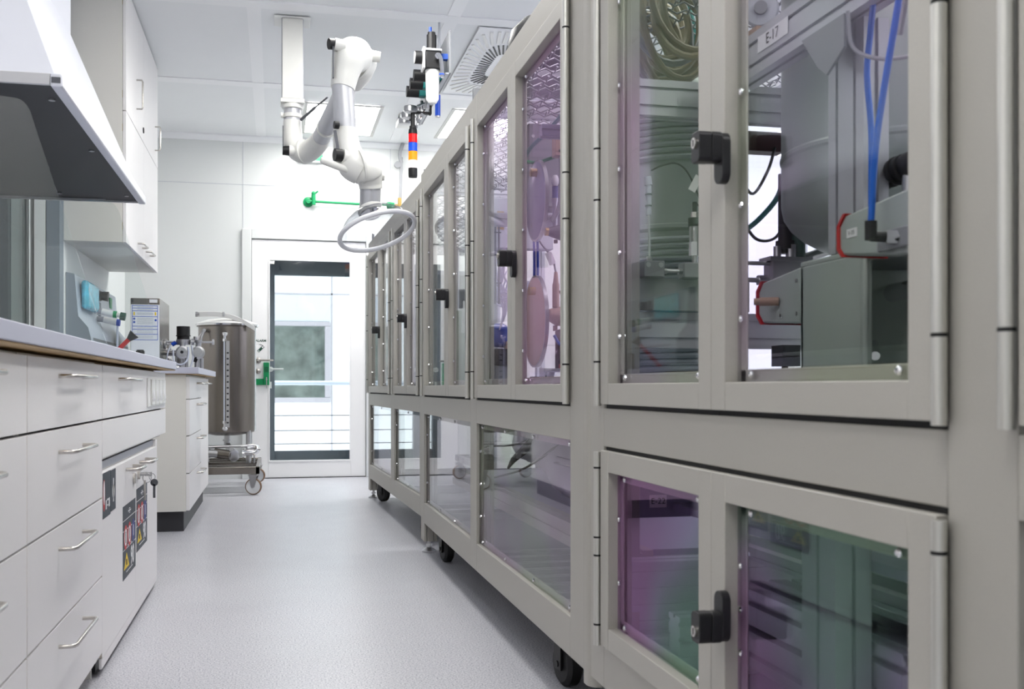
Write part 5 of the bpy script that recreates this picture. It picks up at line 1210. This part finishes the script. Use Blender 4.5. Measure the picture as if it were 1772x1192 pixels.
MB().lathe([(0,0),(.036,0),(.036,.014),(0,.014)], (tcx+.125, oy, .30), (1,0,0), 20).tube([(tcx+.14, oy, .305), (tcx+.21, oy, .305), (tcx+.235, oy+.02, .325), (tcx+.22, oy+.05, .345), (tcx+.16, oy+.05, .345)], .022, 14, smooth=4).cyl((tcx+.24, oy, .335), (tcx+.26, oy, .335), .012).build('return_elbow', t, 'chrome')
MB().cyl((tcx-.20, tcy-.18, .36), (tcx-.20, tcy-.18, .41), .013).build('stud', t, 'steel')
MB().cyl((tcx+.21, tcy-.1, .21), (tcx+.21, tcy-.1, .30), .006).cyl((tcx+.17, tcy+.3, .21), (tcx+.17, tcy+.3, .45), .005).build('stay_rods', t, 'steel')
# bracket ears on the tank wall
MB().tube([(tcx-.165, tcy-.19, 1.245), (tcx-.18, tcy-.21, 1.20), (tcx-.195, tcy-.22, 1.13)], .006).cyl((tcx-.155, tcy-.17, 1.25), (tcx-.165, tcy-.2, 1.25), .015).build('side_lug', t, 'steel')

# ================================================================ EXTRACTION ARM
t = thing('fume_extractor', 'white jointed fume extraction arm hanging from the ceiling with a clear dome hood', 'extraction arm', (.1, 6.46, ZC))
MB().box(-.01, .205, 6.37, 6.56, ZC-.012, ZC-.0055).build('ceiling_plate', t, 'plastic_white', bevel=.004)
MB().box(.034, .164, 6.40, 6.52, 2.535, ZC-.012).build('column', t, 'arm_alu', bevel=.004)
MB().box(.040, .158, 6.393, 6.40, 2.54, ZC-.014).build('column_cover', t, 'arm_white')
MB().box(.028, .170, 6.394, 6.526, 2.515, 2.54).lathe([(.062,2.49),(.066,2.515),(0,2.515)], (.099, 6.46, 0), (0,0,1), 28).build('column_foot', t, 'arm_white', bevel=.003)
MB().cyl((.099, 6.46, 2.40), (.099, 6.46, 2.50), .050, seg=28).build('rotation_tube', t, 'arm_alu')
MB().lathe([(.051,2.432),(.058,2.436),(.058,2.456),(.051,2.460)], (.099, 6.46, 0), (0,0,1), 28).cyl((.03, 6.44, 2.446), (.045, 6.44, 2.446), .016).build('collar', t, 'arm_white')
def elbow(parent, name, pts, r, knobs=(), m_='arm_white', sm=6):
    return MB().tube(pts, r, 28, smooth=sm).build(name, parent, m_, angle=50)
E1 = Vector((.15, 6.44, 2.215))
P2 = Vector((.405, 5.30, 2.44))
elbow(t, 'lower_elbow', [(.099, 6.46, 2.42), (.099, 6.46, 2.36), (.103, 6.455, 2.29), (.135, 6.43, 2.235), (.19, 6.39, 2.225), (.24, 6.30, 2.25), (.262, 6.20, 2.272)], [.053, .056, .062, .066, .066, .060, .054])
MB().lathe([(.045,-.006),(.074,-.006),(.074,.006),(.045,.006)], (.163, 6.41, 2.227), (.8,-.6,.05), 30).build('joint_flange', t, 'arm_white')
k1 = MB().cyl((.085, 6.40, 2.225), (.04, 6.40, 2.225), .030, .026, seg=24).build('joint_knob', t, 'black')
MB().cyl((.12, 6.40, 2.225), (.08, 6.40, 2.225), .034, seg=24).build('knob_boss', t, 'arm_white')
MB().box(.040, .046, 6.385, 6.41, 2.225, 2.37).build('spring_bar', t, 'alu_dark')
MB().cyl((.262, 6.20, 2.272), (.392, 5.42, 2.425), .052, seg=32).build('upper_tube', t, 'arm_alu')
MB().lathe([(.053,-.01),(.058,-.01),(.058,.01),(.053,.01)], (.285, 6.08, 2.296), (P2-Vector((.262, 6.20, 2.272))), 28).build('tube_clamp', t, 'arm_white')
MB().cyl((.150, 6.40, 2.415), (.225, 6.26, 2.455), .009).cyl((.225, 6.26, 2.455), (.293, 6.15, 2.49), .005).build('gas_spring', t, 'alu_dark')
# top joint: two half shells around a flange
elbow(t, 'top_elbow', [(.392, 5.45, 2.39), (.405, 5.36, 2.42), (.405, 5.28, 2.44), (.395, 5.20, 2.425)], [.060, .080, .092, .070])
elbow(t, 'top_elbow', [(.40, 5.24, 2.42), (.375, 5.14, 2.425), (.345, 5.08, 2.39), (.325, 5.06, 2.31), (.312, 5.05, 2.235)], [.070, .088, .084, .066, .057])
MB().lathe([(.05,-.005),(.098,-.005),(.098,.005),(.05,.005)], (.388, 5.20, 2.415), (.75,.65,-.1), 36).build('joint_flange', t, 'arm_white')
MB().cyl((.45, 5.20, 2.45), (.505, 5.20, 2.445), .028, .026, seg=20).build('knob_boss', t, 'arm_white')
MB().cyl((.275, 5.02, 2.435), (.245, 5.01, 2.432), .026, seg=20).build('joint_knob', t, 'black')
MB().cyl((.32, 5.03, 2.43), (.27, 5.02, 2.435), .030, seg=20).build('knob_boss', t, 'arm_white')
MB().box(.262, .268, 4.995, 5.015, 2.27, 2.42).build('spring_bar', t, 'alu_dark')
MB().cyl((.312, 5.05, 2.25), (.326, 5.05, 2.03), .052, seg=32).build('lower_tube', t, 'arm_alu')
MB().lathe([(.0525,-.008),(.0575,-.008),(.0575,.008),(.0525,.008)], (.3255, 5.05, 2.035), (.06,0,-1), 28).build('tube_clamp', t, 'arm_white')
elbow(t, 'wrist_elbow', [(.326, 5.05, 2.045), (.328, 5.05, 1.99), (.338, 5.05, 1.93), (.365, 5.05, 1.875), (.405, 5.05, 1.85)], [.057, .061, .068, .078, .074])
elbow(t, 'wrist_elbow', [(.385, 5.06, 1.868), (.425, 5.06, 1.85), (.438, 5.075, 1.83), (.447, 5.09, 1.795), (.449, 5.095, 1.772)], [.074, .078, .068, .057, .055])
MB().lathe([(.05,-.005),(.089,-.005),(.089,.005),(.05,.005)], (.392, 5.05, 1.868), (.86,.2,.22), 36).build('joint_flange', t, 'arm_white')
MB().cyl((.27, 4.99, 1.905), (.305, 5.0, 1.905), .030, seg=24).build('joint_knob', t, 'black')
MB().cyl((.305, 5.0, 1.905), (.35, 5.02, 1.90), .034, seg=24).build('knob_boss', t, 'arm_white')
MB().cyl((.268, 4.985, 2.045), (.29, 4.99, 2.045), .018, seg=18).build('joint_knob', t, 'black')
MB().beam((.272, 4.99, 2.02), (.290, 4.985, 1.91), .014, .006).build('spring_bar', t, 'alu_dark')
MB().cyl((.475, 5.08, 1.835), (.515, 5.08, 1.83), .024, .02).build('knob_boss', t, 'arm_white')
MB().tube([(.39, 5.03, 1.83), (.31, 5.0, 1.845), (.225, 4.97, 1.868), (.205, 4.965, 1.873)], [.012, .017, .018, .012], 14, smooth=3).build('handle', t, 'arm_white')
MB().cyl((.448, 5.095, 1.785), (.448, 5.12, 1.682), .0505, seg=32).build('nozzle_tube', t, 'arm_alu')
hd = Vector((.27, -.36, -1)).normalized()   # hood axis, tipped towards the aisle and the camera
hc = Vector((.446, 5.12, 1.688))
MB().lathe([(.052,.0),(.060,.004),(.064,.022),(.060,.034),(.052,.036)], hc, hd, 40).build('hood_collar', t, 'arm_white')
MB().lathe([(.060,.028),(.085,.034),(.12,.050),(.150,.075),(.172,.108),(.182,.135)], hc, hd, 56, caps=False).build('dome_hood', t, 'acrylic')
MB().lathe([(.0,.050),(.045,.050),(.058,.040),(.058,.036),(0,.036)], hc, hd, 40).build('inner_ring', t, 'chrome')
MB().tube([hc+hd*.137+(hd.orthogonal().normalized()*math.cos(a)+hd.cross(hd.orthogonal().normalized())*math.sin(a))*.187 for a in [2*PI*k/56 for k in range(56)]], .0115, 12, loop=True).build('hood_rim', t, 'rim_white')
